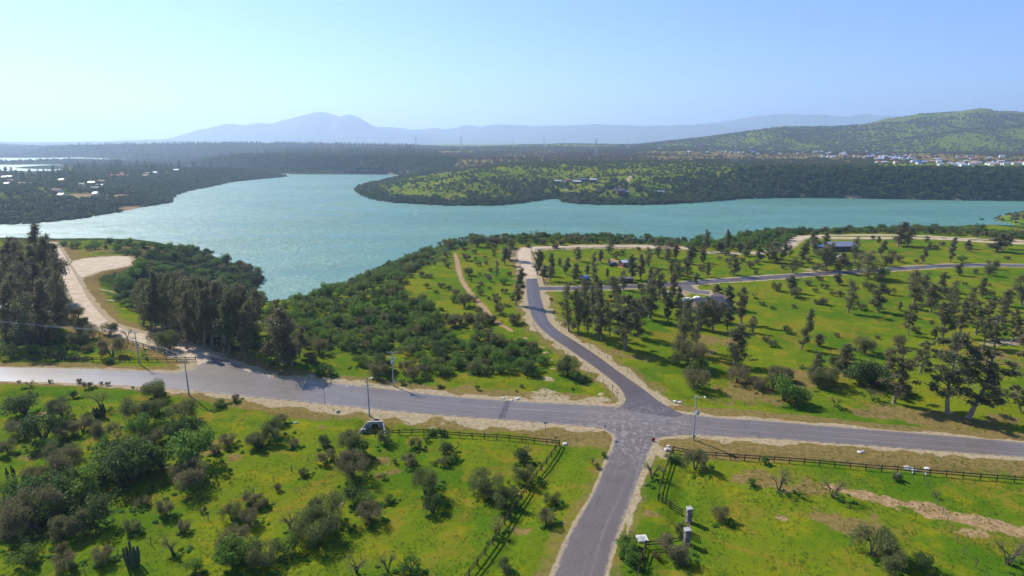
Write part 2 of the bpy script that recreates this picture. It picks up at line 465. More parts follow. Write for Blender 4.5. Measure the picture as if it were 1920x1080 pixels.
dry = np.maximum(dry, sstep(1.3, 0.5, sdn / 6 + (nz - 0.5) * 0.8) * 0.7 * (GY > 118))
sand = np.maximum(sand, 0.75 * sstep(1.3, 0.5, sdb / 2.2 + (nz - 0.5)))
sand = np.maximum(sand, 0.95 * sstep(1.3, 0.5, sdw / 2.0 + (nz - 0.5)))
dry = np.maximum(dry, 0.9 * sstep(1.3, 0.5, sdw / 7.0 + (nz2 - 0.5) * 1.2))
sand = np.maximum(sand, 0.9 * sstep(1.3, 0.5, sds / np.where(GX > 0.22 * GY, 1.3, 0.55) + (nz - 0.5)))
dry = np.maximum(dry, 0.6 * sstep(1.3, 0.5, sds / 2.6 + (nz - 0.5)))
red = np.maximum(red, 0.9 * sstep(1.3, 0.4, sdd / 0.7 + (nz - 0.5) * 1.2))
sand = np.maximum(sand, blob(GX, GY, [(1030, 712, 2.0), (1024, 735, 2.6), (1020, 748, 4), (1050, 748, 3), (1120, 750, 3), (1225, 840, 3.0), (1320, 820, 1.6), (1360, 821, 1.8), (1400, 823, 1.8), (1440, 825, 1.8), (1465, 826, 1.4), (1215, 870, 2.0), (1240, 848, 3), (1225, 800, 2), (1265, 551, 5), (1240, 548, 4),
      (1540, 508, 5), (1520, 506, 3), (1550, 467, 5), (1880, 640, 5), (1910, 637, 6), (1860, 641, 4), (325, 630, 6), (350, 660, 5), (395, 672, 5), (300, 615, 4), (200, 540, 3), (208, 560, 2), (633, 944, .8), (380, 680, 5), (420, 690, 4)], 1.0, 5, 0.5))
red = np.maximum(red, blob(GX, GY, [(985, 634, 1.2), (1000, 641, 1.3), (1012, 650, 1.2), (1022, 660, 1.1), (1030, 675, 1.1), (1030, 690, 1.2), (1470, 972, 1.0), (1840, 1003, 2.0),
      (30, 795, 2.2), (60, 785, 1.8), (90, 775, 1.8), (118, 767, 1.3), (140, 800, 1.4), (1150, 490, 7), (1170, 500, 5), (990, 850, .8)], 1.0, 6, 0.7))
dry = np.maximum(dry, blob(GX, GY, [(1380, 735, 6), (1410, 720, 7), (1450, 735, 7), (1350, 730, 5), (1500, 720, 6), (1560, 700, 5), (1480, 700, 5), (1700, 770, 7), (1740, 780, 7), (1790, 795, 7), (1840, 800, 7), (1890, 790, 6), (1640, 760, 6),
      (1150, 655, 7), (1195, 665, 6), (1330, 640, 7), (1320, 663, 5), (1370, 635, 6), (1850, 660, 6), (1880, 680, 6), (1440, 905, 3), (1500, 915, 4), (1540, 920, 3), (1400, 895, 3), (1225, 960, 1.4), (60, 855, 3), (90, 845, 3), (170, 510, 10), (250, 465, 14), (180, 470, 10), (1040, 740, 5), (900, 735, 5),
      (280, 640, 7), (520, 660, 5), (70, 900, 3), (710, 862, 3), (1560, 970, 4), (1620, 985, 4), (730, 885, 2), (750, 880, 1.4), (380, 835, 2.4), (400, 850, 2.0), (440, 855, 2.0), (370, 820, 2), (975, 995, 2.2), (605, 800, 1.4)], 1.0, 8, 0.5))
wl_ = unl([(1560, 912), (1600, 922), (1650, 934), (1750, 956), (1850, 984), (1960, 1003), (2100, 1030)])
dl_ = poly_sd(GX, GY, wl_, closed=False) + (fbm(GX / 2.2, GY / 2.2, 88) - .5) * 3.2 + (fbm(GX / 0.8, GY / 0.8, 89) - .5) * 1.6
red = np.maximum(red, 0.95 * sstep(1.25, 0.5, dl_ / np.interp(GX, [38, 60, 90], [0.8, 1.7, 2.9])) * (GY < 110))
# woodland floor on the banks and far woods
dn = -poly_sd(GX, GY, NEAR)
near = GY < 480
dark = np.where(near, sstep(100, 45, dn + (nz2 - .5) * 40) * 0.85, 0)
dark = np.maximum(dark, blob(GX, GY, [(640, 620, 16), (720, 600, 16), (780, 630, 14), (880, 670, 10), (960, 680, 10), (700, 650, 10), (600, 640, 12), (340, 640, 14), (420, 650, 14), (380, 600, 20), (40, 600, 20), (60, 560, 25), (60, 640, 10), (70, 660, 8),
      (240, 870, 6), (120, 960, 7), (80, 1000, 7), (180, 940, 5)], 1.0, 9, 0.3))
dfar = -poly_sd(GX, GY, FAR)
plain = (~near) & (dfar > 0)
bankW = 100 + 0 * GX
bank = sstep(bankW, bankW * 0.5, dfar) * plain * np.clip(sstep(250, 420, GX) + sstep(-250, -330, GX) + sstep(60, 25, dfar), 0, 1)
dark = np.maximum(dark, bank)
scr = sstep(0.45, 0.62, fbm(GX / 170, GY / 260, 91)) * plain * sstep(1020, 1180, GY + 0.18 * np.abs(GX))
flat = plain * sstep(1120, 1250, GY + (nz2 - .5) * 60) * sstep(2500, 2200, GY) * (GZ < 23)
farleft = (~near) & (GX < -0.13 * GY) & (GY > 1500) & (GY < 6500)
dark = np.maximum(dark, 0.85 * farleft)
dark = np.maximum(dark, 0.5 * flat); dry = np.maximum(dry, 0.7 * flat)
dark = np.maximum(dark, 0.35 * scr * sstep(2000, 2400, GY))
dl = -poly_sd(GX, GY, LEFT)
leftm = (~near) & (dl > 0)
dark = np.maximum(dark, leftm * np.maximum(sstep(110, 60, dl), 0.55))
dry = np.maximum(dry, leftm * 0.6 * sstep(.5, .6, nz2))
orange = [(150, 371, 12), (160, 374, 9), (205, 368, 9), (232, 364, 11), (243, 375, 10), (252, 384, 9), (120, 375, 8), (1040, 386, 0)]
for px, py, r in orange:
    x, y = un(px, py, -14); red = np.maximum(red, np.clip(1.5 - np.hypot((GX - x), (GY - y) * 0.5) / r, 0, 1))
for pl, w in ((FAR, 9.0), (NEAR, 3.5), (LEFT, 6.0), (ISLET, 5.0)):
    d = -poly_sd(GX, GY, pl); sand = np.maximum(sand, sstep(w, w * 0.4, d + (nz - .5) * w) * (d > 0) * 0.7)
red = np.maximum(red, 0.8 * plain * (GY < 1200) * sstep(0.66, 0.76, fbm(GX / 16, GY / 16, 66)) * sstep(150, 40, dfar) * (GX < 150))
for pts, w in (([(1150, 341), (1170, 337), (1185, 331), (1203, 320)], 3.0), ):
    x = [un(p[0], p[1], 0 if p[1] > 330 else 8) for p in pts]
    sand = np.maximum(sand, sstep(5.0, 2.0, poly_sd(GX, GY, x, closed=False)) * (~near))

GZ2 = GZ.reshape(nr, nc)
def height(X, Y, sd=None):
    """height of the finished ground sheet"""
    X = np.asarray(X, float); Y = np.asarray(Y, float)
    r = np.clip(np.searchsorted(rows, Y) - 1, 0, nr - 2); fr = np.clip((Y - rows[r]) / (rows[r + 1] - rows[r]), 0, 1)
    cu = np.clip((X / np.maximum(Y, 1) - us[0]) / (us[1] - us[0]), 0, nc - 1.001); c = cu.astype(int); fc = cu - c
    return (GZ2[r, c] * (1 - fc) + GZ2[r, c + 1] * fc) * (1 - fr) + (GZ2[r + 1, c] * (1 - fc) + GZ2[r + 1, c + 1] * fc) * fr
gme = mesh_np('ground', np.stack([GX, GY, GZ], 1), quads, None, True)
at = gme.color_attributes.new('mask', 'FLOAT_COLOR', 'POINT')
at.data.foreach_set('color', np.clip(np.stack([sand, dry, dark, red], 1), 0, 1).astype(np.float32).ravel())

def ground_material():
    m, nt, out = new_mat('meadow_ground'); t = NT(nt)
    p = t.pos()
    att = t.node('ShaderNodeAttribute', attribute_name='mask')
    sep = t.node('ShaderNodeSeparateColor'); t.link(att.outputs['Color'], sep.inputs[0])
    n1 = t.noise(p, 0.035, 4, 0.6); n2 = t.noise(p, 0.16, 4, 0.6); n3 = t.noise(p, 1.1, 4, 0.7); n4 = t.noise(p, 4.5, 3, 0.7)
    n5 = t.noise(t.scaled(p, 1, 1, 0), 0.011, 3, 0.6); n6 = t.noise(p, 0.42, 5, 0.72, 0.6)
    n7 = t.noise(p, 0.075, 5, 0.68, 1.2); n8 = t.noise(p, 2.2, 4, 0.75)
    g = t.mix(t.ramp(n1, 0.36, 0.64), (0.060, 0.126, 0.006), (0.140, 0.172, 0.008))
    g = t.mix(t.math('MULTIPLY', t.ramp(n2, 0.5, 0.70), 0.75), g, (0.220, 0.200, 0.008))
    g = t.mix(t.math('MULTIPLY', t.ramp(n6, 0.55, 0.72), 0.7), g, (0.036, 0.112, 0.005))
    g = t.mix(t.math('MULTIPLY', t.ramp(n7, 0.49, 0.68), 0.70), g, (0.200, 0.150, 0.018))
    g = t.mix(t.math('MULTIPLY', t.math('MULTIPLY', t.ramp(n7, 0.55, 0.66), t.ramp(n8, 0.48, 0.64)), 0.8), g, (0.30, 0.165, 0.035))
    g = t.mix(t.math('MULTIPLY', t.ramp(n6, 0.44, 0.28), 0.55), g, (0.185, 0.140, 0.020))
    g = t.mix(t.math('MULTIPLY', t.ramp(n3, 0.52, 0.70), 0.6), g, (0.035, 0.082, 0.010))
    g = t.mix(t.math('MULTIPLY', t.ramp(n8, 0.55, 0.74), 0.45), g, (0.23, 0.225, 0.020))
    g = t.mix(t.math('MULTIPLY', t.ramp(n4, 0.52, 0.75), 0.4), g, (0.045, 0.095, 0.012))
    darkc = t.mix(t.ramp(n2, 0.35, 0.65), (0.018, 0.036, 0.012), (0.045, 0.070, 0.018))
    dryc = t.mix(t.ramp(n3, 0.32, 0.68), (0.140, 0.098, 0.030), (0.255, 0.165, 0.070))
    sandc = t.mix(t.ramp(n3, 0.3, 0.7), (0.26, 0.198, 0.108), (0.41, 0.328, 0.198))
    sandc = t.mix(t.math('MULTIPLY', t.ramp(n4, 0.55, 0.75), 0.5), sandc, (0.24, 0.18, 0.10))
    redc = t.mix(t.ramp(n3, 0.3, 0.7), (0.22, 0.138, 0.058), (0.39, 0.265, 0.135))
    def brk(src, amt, lo, hi):
        e = t.math('ADD', src, t.math('MULTIPLY', t.math('SUBTRACT', n6, 0.5), amt))
        e = t.math('ADD', e, t.math('MULTIPLY', t.math('SUBTRACT', n4, 0.5), amt * 0.5))
        return t.ramp(e, lo, hi)
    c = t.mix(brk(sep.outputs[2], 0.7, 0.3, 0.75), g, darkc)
    c = t.mix(t.math('MULTIPLY', brk(sep.outputs[1], 1.3, 0.35, 0.8), 0.85), c, dryc)
    c = t.mix(brk(att.outputs['Alpha'], 1.0, 0.35, 0.75), c, redc)
    c = t.mix(brk(sep.outputs[0], 0.9, 0.35, 0.7), c, sandc)
    h = t.math('ADD', t.math('MULTIPLY', n3, 0.7), t.math('MULTIPLY', n4, 0.3))
    nrm = t.bump(h, 0.55, 0.5)
    t.link(t.principled(c, 1.0, 0.0, nrm), out.inputs[0])
    return m
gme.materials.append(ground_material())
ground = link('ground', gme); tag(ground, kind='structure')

# ------------------------------------------------------------------ lake
def water_material():
    m, nt, out = new_mat('lake_water'); t = NT(nt)
    p = t.pos()
    w1 = t.noise(t.scaled(p, 0.35, 0.55, 1), 1.0, 3, 0.6, 0.4)
    w2 = t.noise(t.scaled(p, 0.06, 0.11, 1), 1.0, 3, 0.6, 0.5)
    big = t.noise(t.scaled(p, 0.004, 0.010, 1), 1.0, 3, 0.6, 0.8)
    c = t.mix(t.ramp(big, 0.35, 0.65), (0.066, 0.172, 0.125), (0.084, 0.205, 0.150))
    # windrows of foam lying along the wind
    st = t.noise(t.scaled(p, 0.10, 0.008, 1), 1.0, 2, 0.5, 1.6)
    ln = t.math('MULTIPLY', t.ramp(t.math('ABSOLUTE', t.math('SUBTRACT', st, 0.5)), 0.018, 0.0), t.ramp(w2, 0.45, 0.65))
    c = t.mix(t.math('MULTIPLY', ln, 0.2), c, (0.62, 0.72, 0.70))
    gust = t.noise(t.scaled(p, 0.012, 0.030, 1), 1.0, 4, 0.7, 0.6)
    h = t.math('ADD', t.math('MULTIPLY', w1, 0.9), t.math('MULTIPLY', w2, 1.9))
    nb = t.node('ShaderNodeBump'); nb.inputs['Distance'].default_value = 1.0
    t.link(h, nb.inputs['Height']); t.link(t.math('ADD', t.math('MULTIPLY', t.ramp(gust, 0.35, 0.65), 0.6), 0.4), nb.inputs['Strength'])
    r = t.math('ADD', t.math('MULTIPLY', t.ramp(gust, 0.4, 0.65), 0.20), 0.44)
    b = t.principled(c, r, 0.5, nb.outputs[0])
    b.node.inputs['IOR'].default_value = 1.333
    t.link(b, out.inputs[0]); return m
wx, wy0, wy1 = 9000, 150, 7000
lake = link('lake', mesh_np('lake', [(-wx, wy0, LAKE), (wx, wy0, LAKE), (wx, wy1, LAKE), (-wx, wy1, LAKE)], [(0, 1, 2, 3)], water_material()))
tag(lake, kind='structure')

# ------------------------------------------------------------------ far mountains
def mountain(name, pts, D, front, back, seed, mat):
    xs = []; zs = []
    for px, py in pts:
        x, z = crest(px, py, D); xs.append(x); zs.append(z)
    X0, X1 = min(xs), max(xs); n = 420; m = 26
    X = np.linspace(X0, X1, n); zc = np.interp(X, xs, zs)
    k = np.ones(3) / 3; zc = np.convolve(np.pad(zc, 1, 'edge'), k, 'valid') + (fbm(X / 380, X * 0, seed, 5) - .5) * 60
    T = np.linspace(-1, 1, m)
    XX, TT = np.meshgrid(X, T)
    YY = D + np.where(TT < 0, TT * front, TT * back)
    prof = 1 - np.abs(TT) ** 0.8
    gul = (fbm(XX / 700 + 3, YY / 1500, seed + 5, 5) - 0.5) * 1.3 * np.sin(np.pi * np.clip(prof, 0, 1))
    ZZ = 5 + (zc[None, :] - 5) * np.clip(prof + gul * 0.5, 0, 1)
    i = np.arange(n * m).reshape(m, n)
    q = np.stack([i[:-1, :-1], i[:-1, 1:], i[1:, 1:], i[1:, :-1]], -1).reshape(-1, 4)
    o = link(name, mesh_np(name, np.stack([XX, YY, ZZ], -1).reshape(-1, 3), q, mat, True)); tag(o, kind='structure')
def mountain_material():
    m, nt, out = new_mat('mountain_scrub'); t = NT(nt); p = t.pos()
    c = t.mix(t.ramp(t.noise(p, 0.002, 5, 0.65), 0.35, 0.65), (0.035, 0.055, 0.022), (0.085, 0.105, 0.045))
    t.link(t.principled(c, 0.95, 0.05), out.inputs[0]); return m
MM = mountain_material()
mountain('mountain', [(-60, 268), (180, 266), (280, 263), (330, 258), (350, 250), (370, 243), (410, 231), (430, 228), (465, 232), (490, 228), (505, 230), (540, 223), (565, 215), (590, 209), (610, 208),
    (640, 216), (655, 212), (675, 219), (700, 234), (735, 242), (790, 250), (900, 258), (1000, 268)], 11000, 1900, 1700, 3, MM)
mountain('mountain_range', [(520, 262), (620, 245), (700, 238), (715, 236), (735, 235), (755, 237), (770, 241), (800, 239), (815, 238), (830, 241), (850, 240), (875, 233), (900, 235), (930, 231), (960, 231), (1000, 235), (1030, 232), (1060, 234),
    (1110, 229), (1150, 232), (1200, 231), (1260, 230), (1320, 231), (1400, 236), (1520, 242), (1700, 250), (1950, 262)], 12500, 2100, 1700, 8, MM)
mountain('mountain_ridge', [(1050, 250), (1200, 236), (1300, 230), (1365, 225), (1400, 215), (1460, 207), (1510, 208), (1545, 207), (1580, 213), (1620, 210), (1670, 215), (1750, 222), (1900, 230), (2150, 245), (2400, 262)], 14500, 2300, 2000, 15, MM)

# ------------------------------------------------------------------ haze: one closed box of even air
def haze():
    m, nt, out = new_mat('haze_air'); t = NT(nt)
    v = t.node('ShaderNodeVolumePrincipled')
    v.inputs['Color'].default_value = (0.60, 0.76, 1.0, 1); v.inputs['Density'].default_value = 0.00012; v.inputs['Anisotropy'].default_value = 0.38
    t.link(v.outputs[0], out.inputs['Volume'])
    b = MB().box((0, 14800, 430), (66000, 30000, 950)); o = b.build('haze', m); tag(o, 'pale blue air haze over the lake and the far hills', 'haze', kind='stuff')
haze()

# ------------------------------------------------------------------ road surfaces
def asphalt(name, base, light, worn, rough=0.55, dusty=0.78):
    m, nt, out = new_mat(name); t = NT(nt); p = t.pos()
    uv = t.node('ShaderNodeUVMap').outputs[0]
    ed = t.node('ShaderNodeAttribute', attribute_name='edge').outputs['Fac']
    n1 = t.noise(p, 0.25, 4, 0.6); n2 = t.noise(p, 3.0, 4, 0.75); n3 = t.noise(p, 0.9, 5, 0.75, 0.5)
    s = t.noise(t.scaled(uv, 0.02, 1.1, 1), 1.0, 3, 0.6)
    c = t.mix(t.ramp(n2, 0.3, 0.7), base, light)
    c = t.mix(t.math('MULTIPLY', t.ramp(s, 0.5, 0.72), worn), c, tuple(min(1, q * 1.6) for q in light))
    c = t.mix(t.math('MULTIPLY', t.ramp(n1, 0.54, 0.72), 0.45), c, tuple(q * 0.66 for q in base))
    jd = t.node('ShaderNodeVectorMath', operation='DISTANCE'); t.link(p, jd.inputs[0]); jd.inputs[1].default_value = JUNC
    jm = t.math('MULTIPLY', t.ramp(jd.outputs['Value'], 19.0, 5.0), t.ramp(n3, 0.48, 0.62))
    c = t.mix(t.math('MULTIPLY', jm, 0.55), c, (0.36, 0.31, 0.26))
    du = t.ramp(t.math('ADD', ed, t.math('MULTIPLY', t.math('SUBTRACT', n3, 0.5), 0.5)), 0.86, 1.08)
    c = t.mix(t.math('MULTIPLY', du, dusty), c, (0.36, 0.285, 0.20))
    r = t.math('ADD', t.math('MULTIPLY', s, -0.25), rough + 0.1)
    t.link(t.principled(c, r, 0.28, t.bump(n2, 0.25, 0.03)), out.inputs[0]); return m
JUNC = un(1195, 812) + (0.0,)
def gravel(name, a, b_):
    m, nt, out = new_mat(name); t = NT(nt); p = t.pos()
    uv = t.node('ShaderNodeUVMap').outputs[0]
    n1 = t.noise(p, 0.3, 4, 0.65); n2 = t.noise(p, 2.5, 4, 0.7); s = t.noise(t.scaled(uv, 0.03, 1.2, 1), 1.0, 3, 0.6)
    c = t.mix(t.ramp(n1, 0.3, 0.7), a, b_)
    c = t.mix(t.math('MULTIPLY', t.ramp(n2, 0.5, 0.75), 0.45), c, tuple(q * 0.72 for q in a))
    c = t.mix(t.math('MULTIPLY', t.ramp(s, 0.52, 0.7), 0.35), c, tuple(q * 0.78 for q in a))
    t.link(t.principled(c, 0.95, 0.1, t.bump(n2, 0.4, 0.05)), out.inputs[0]); return m
M_OLD = asphalt('old_asphalt', (0.118, 0.097, 0.080), (0.166, 0.139, 0.116), 0.6, 0.40)
M_NEW = asphalt('new_asphalt', (0.072, 0.058, 0.054), (0.106, 0.088, 0.082), 0.4, 0.5, 0.35)
M_SOUTH = asphalt('grey_asphalt', (0.100, 0.081, 0.068), (0.144, 0.119, 0.101), 0.5, 0.5)
M_GRAVEL = gravel('pale_gravel', (0.40, 0.300, 0.190), (0.54, 0.425, 0.290))
M_DIRT = gravel('reddish_dirt', (0.27, 0.165, 0.085), (0.38, 0.25, 0.14))
def road_mesh(name, mat, z, wob=0.0, cross=7):
    L, R = ROADS[name]; n = len(L)
    if wob:
        s = np.arange(n) * 0.7
        C = (L + R) / 2
        L = C + (L - C) * (1 + wob * (fbm(s, s * 0 + 3, 5) - .5) * 2)[:, None]; R = C + (R - C) * (1 + wob * (fbm(s, s * 0 + 9, 6) - .5) * 2)[:, None]
    t = np.linspace(0, 1, cross)
    P = L[:, None, :] * (1 - t)[None, :, None] + R[:, None, :] * t[None, :, None]
    crown = 0.05 * (1 - (2 * t - 1) ** 2)
    Z = np.broadcast_to(z + crown[None, :], P.shape[:2])
    V = np.concatenate([P, Z[..., None]], -1).reshape(-1, 3)
    i = np.arange(n * cross).reshape(n, cross)
    q = np.stack([i[:-1, :-1], i[:-1, 1:], i[1:, 1:], i[1:, :-1]], -1).reshape(-1, 4)
    me = mesh_np(name, V, q, mat, True)
    nrm = np.zeros(len(V) * 3, np.float32); me.vertices.foreach_get('normal', nrm)
    if nrm[2::3].mean() < 0: me.flip_normals()
    along = np.concatenate([[0], np.cumsum(np.hypot(*np.diff((L + R) / 2, axis=0).T))])
    wid = np.hypot(*(R - L).T)
    U = np.stack([np.repeat(along, cross), (t[None, :] * wid[:, None]).ravel()], 1)
    ea = me.attributes.new('edge', 'FLOAT', 'POINT'); ea.data.foreach_set('value', np.tile(np.abs(2 * t - 1), n).astype(np.float32))
    uvl = me.uv_layers.new(name='UVMap')
    vi = np.zeros(len(me.loops), np.int32); me.loops.foreach_get('vertex_index', vi)
    uvl.data.foreach_set('uv', U[vi].astype(np.float32).ravel())
    o = link(name, me); tag(o, kind='structure'); return o
road_mesh('main_road', M_OLD, 0.030)
road_mesh('north_road', M_NEW, 0.022)
road_mesh('south_road', M_SOUTH, 0.018)
road_mesh('branch_road', M_NEW, 0.014)
road_mesh('west_gravel_road', M_GRAVEL, 0.010)
road_mesh('north_gravel_road', M_GRAVEL, 0.006)
road_mesh('headland_track', M_GRAVEL, 0.006, 0.25)
road_mesh('lakeside_track', M_GRAVEL, 0.002, 0.3)
road_mesh('dirt_track', M_DIRT, -0.02, 0.45)
road_mesh('road_apron', M_OLD, 0.020)
road_mesh('house_drive', M_SOUTH, 0.004, 0.1)
def road_patch(L0, L1, width):
    a = np.array(un(*L0)); b = np.array(un(*L1)); d = (b - a) / np.linalg.norm(b - a); nn = np.array([-d[1], d[0]]) * width / 2
    V = []; 
    for k in range(9):
        t = k / 8; c = a + (b - a) * t; z = 0.038 + 0.05 * (1 - (2 * t - 1) ** 2); w = nn * (0.8 + 0.3 * math.sin(k * 2.1))
        V += [(c[0] - w[0], c[1] - w[1], z), (c[0] + w[0], c[1] + w[1], z)]
    me = mesh_np('road_patch', V, [(2 * k, 2 * k + 1, 2 * k + 3, 2 * k + 2) for k in range(8)], M_NEW); me.uv_layers.new(name='UVMap')
    if me.polygons[0].normal.z < 0: me.flip_normals()
    tag(link('road_patch', me), kind='structure')
road_patch((953, 751.5), (938, 785.5), 1.3)
road_patch((956, 751.8), (946, 786), 0.35)
pk = ROAD_POLY['parking_area'][:-1]
pme = bpy.data.meshes.new('parking_area'); pme.from_pydata([(x, y, 0.0) for x, y in pk], [], [tuple(range(len(pk)))]); pme.materials.append(M_GRAVEL); pme.update()
pme.uv_layers.new(name='UVMap')
if pme.polygons[0].normal.z < 0: pme.flip_normals()
tag(link('parking_area', pme), kind='structure')

# ------------------------------------------------------------------ foliage materials and meshes
def leaf_material(name, a, b_, c_, trans=0.3, rough=0.6, spec=0.15):
    m, nt, out = new_mat(name); t = NT(nt)
    a, b_, c_ = (tuple(q * 1.22 for q in v) for v in (a, b_, c_))
    oi = t.node('ShaderNodeObjectInfo').outputs['Random']
    p = t.pos()
    n1 = t.noise(p, 0.9, 2, 0.6); n2 = t.noise(p, 6.0, 1, 0.5)
    col = t.mix(t.ramp(n1, 0.3, 0.7), a, b_)
    col = t.mix(t.math('MULTIPLY', t.ramp(oi, 0.25, 1.0), 0.75), col, c_)
    col = t.mix(t.math('MULTIPLY', t.ramp(n2, 0.5, 0.8), 0.35), col, tuple(min(1, q * 1.9) for q in b_))
    d = t.principled(col, rough, spec)
    tr = t.node('ShaderNodeBsdfTranslucent'); t.link(col, tr.inputs[0])
    mx = t.node('ShaderNodeMixShader'); mx.inputs[0].default_value = trans
    t.link(d, mx.inputs[1]); t.link(tr.outputs[0], mx.inputs[2]); t.link(mx.outputs[0], out.inputs[0])
    return m
L_EUC = leaf_material('eucalyptus_leaves', (0.082, 0.090, 0.036), (0.150, 0.148, 0.062), (0.150, 0.118, 0.058), 0.36)
L_DARK = leaf_material('dark_evergreen_leaves', (0.042, 0.080, 0.020), (0.072, 0.122, 0.030), (0.085, 0.105, 0.030), 0.36)
L_BANK = leaf_material('bank_wood_leaves', (0.034, 0.066, 0.020), (0.060, 0.100, 0.028), (0.070, 0.088, 0.028), 0.30)
L_GREEN = leaf_material('green_shrub_leaves', (0.072, 0.138, 0.018), (0.125, 0.205, 0.028), (0.130, 0.158, 0.036), 0.42)
L_THORN = leaf_material('grey_brown_twigs', (0.125, 0.108, 0.046), (0.190, 0.168, 0.078), (0.100, 0.138, 0.030), 0.36, 0.8, 0.05)
L_SCRUB = leaf_material('scrub_leaves', (0.045, 0.080, 0.022), (0.080, 0.120, 0.030), (0.100, 0.095, 0.040), 0.3)
L_PLAIN = leaf_material('plain_scrub_leaves', (0.068, 0.072, 0.034), (0.110, 0.112, 0.048), (0.120, 0.090, 0.056), 0.25)
L_GRASS = leaf_material('grass_blades', (0.060, 0.140, 0.010), (0.130, 0.200, 0.015), (0.190, 0.190, 0.030), 0.6)
L_HERB = leaf_material('herb_leaves', (0.045, 0.150, 0.012), (0.090, 0.215, 0.022), (0.130, 0.200, 0.040), 0.45)
BARK_E = simple_mat('eucalyptus_bark', (0.26, 0.19, 0.14), 0.9, 0.1, 0.35, 3.0)
BARK = simple_mat('grey_bark', (0.11, 0.085, 0.065), 0.95, 0.05, 0.3, 4.0)

def leaf_quads(rng, C, size, aspect=1.8, droop=0.0, flat=0.0):
    n = len(C)
    a = rng.normal(size=(n, 3)); a[:, 2] -= droop; a /= np.linalg.norm(a, axis=1)[:, None]
    b = rng.normal(size=(n, 3)); b[:, 2] *= (1 - flat); b -= (a * b).sum(1)[:, None] * a; b /= np.linalg.norm(b, axis=1)[:, None] + 1e-9
    s = (size * rng.uniform(0.6, 1.4, n))[:, None] if np.isscalar(size) else size[:, None]
    u = a * s * aspect * 0.5; v = b * s * 0.5
    V = np.stack([C - u, C + v * 0.9, C + u, C - v * 0.9], 1).reshape(-1, 3)
    return V, np.arange(4 * n).reshape(n, 4)
def in_ball(rng, n, shell=0.45):
    d = rng.normal(size=(n, 3)); d /= np.linalg.norm(d, axis=1)[:, None]
    return d * (rng.uniform(shell ** 3, 1, n) ** (1 / 3))[:, None]

def euc_variant(seed, slender, n=3800, sparse=0.0, feathery=False):
    """unit tree: height 1, crown about 0.34 wide"""
    rng = np.random.default_rng(seed); r = random.Random(seed)
    bend = r.uniform(-0.03, 0.05)
    tx = lambda t: bend * math.sin(t * 2.6) ; ty = lambda t: 0.02 * math.sin(t * 5 + seed)
    tr = MB(); ts = [0, 0.02, 0.2, 0.4, 0.6, 0.8, 0.97]
    tr.tube([(tx(t), ty(t), t) for t in ts], [0.026, 0.019, 0.015, 0.012, 0.009, 0.006, 0.002], 7)
    base = r.uniform(0.06, 0.2) if not feathery else r.uniform(.2, .3)
    V = []; Fc = []; off = 0
    k = r.randint(20, 28) if not feathery else r.randint(40, 50); cl = []
    for i in range(k):
        t = base + (0.97 - base) * ((i + r.random()) / k)
        prof = (0.55 + 0.45 * math.sin(math.pi * min(1, (t - base) / (1 - base) * 0.85 + 0.1))) * (1.0 if t < 0.85 else 0.55)
        ang = r.uniform(0, 2 * math.pi); rad = 0.125 * prof * (r.random() ** 0.6) * (0.85 if slender else 1.2) * (1.25 if feathery else 1)
        c = np.array([tx(t) + rad * math.cos(ang), ty(t) + rad * math.sin(ang), t])
        e = np.array([r.uniform(.05, .085), r.uniform(.05, .085), r.uniform(.045, .085)]) * (0.85 if slender else 1.05) * (0.6 + 0.5 * prof) * (0.52 if feathery else 0.92)
        cl.append((c, e))
        p0 = (tx(t - 0.07), ty(t - 0.07), t - 0.07)
        tr.tube([p0, tuple((np.array(p0) + c) / 2 + [0, 0, 0.012]), tuple(c)], [0.006, 0.004, 0.002], 4, False)
    wts = np.array([e.prod() for c, e in cl]) ** 0.75; wts /= wts.sum()
    for (c, e), w in zip(cl, wts):
        m = max(20, int(n * w * (1 - sparse)))
        C = c + rng.normal(size=(m, 3)) * e * 0.52
        C[:, 2] = np.minimum(C[:, 2], 1.0)
        v, f = leaf_quads(rng, C, 0.0155 if not feathery else 0.012, 1.9, 0.7); V.append(v); Fc.append(f + off); off += len(v)
    crown = mesh_np('crown', np.concatenate(V), np.concatenate(Fc), L_EUC)
    return tr.mesh('trunk', BARK_E), crown
def shrub_variant(seed, mat, n=1700, flat=0.72, clumps=13, leaf=0.034, open_=0.35):
    """unit shrub: about 1 wide, `flat` high"""
    rng = np.random.default_rng(seed); r = random.Random(seed)
    st = MB(); V = []; Fc = []; off = 0
    for i in range(clumps):
        ang = r.uniform(0, 2 * math.pi); rad = 0.34 * math.sqrt(r.random())
        zz = flat * (0.30 + 0.42 * r.random() * (1 - (rad / 0.5) ** 2))
        e = np.array([r.uniform(.13, .21), r.uniform(.13, .21), r.uniform(.11, .19) * flat / 0.72])
        c = np.array([rad * math.cos(ang), rad * math.sin(ang), max(zz, e[2] * 0.7)])
        C = c + in_ball(rng, n // clumps, open_) * e; C[:, 2] = np.maximum(C[:, 2], 0.01)
        v, f = leaf_quads(rng, C, leaf, 1.5); V.append(v); Fc.append(f + off); off += len(v)
        st.tube([(r.uniform(-.03, .03), r.uniform(-.03, .03), -0.02), tuple(c * [0.45, 0.45, 0.55]), tuple(c)], [0.018, 0.011, 0.004], 4, False)
    return st.mesh('stem', BARK), mesh_np('crown', np.concatenate(V), np.concatenate(Fc), mat)
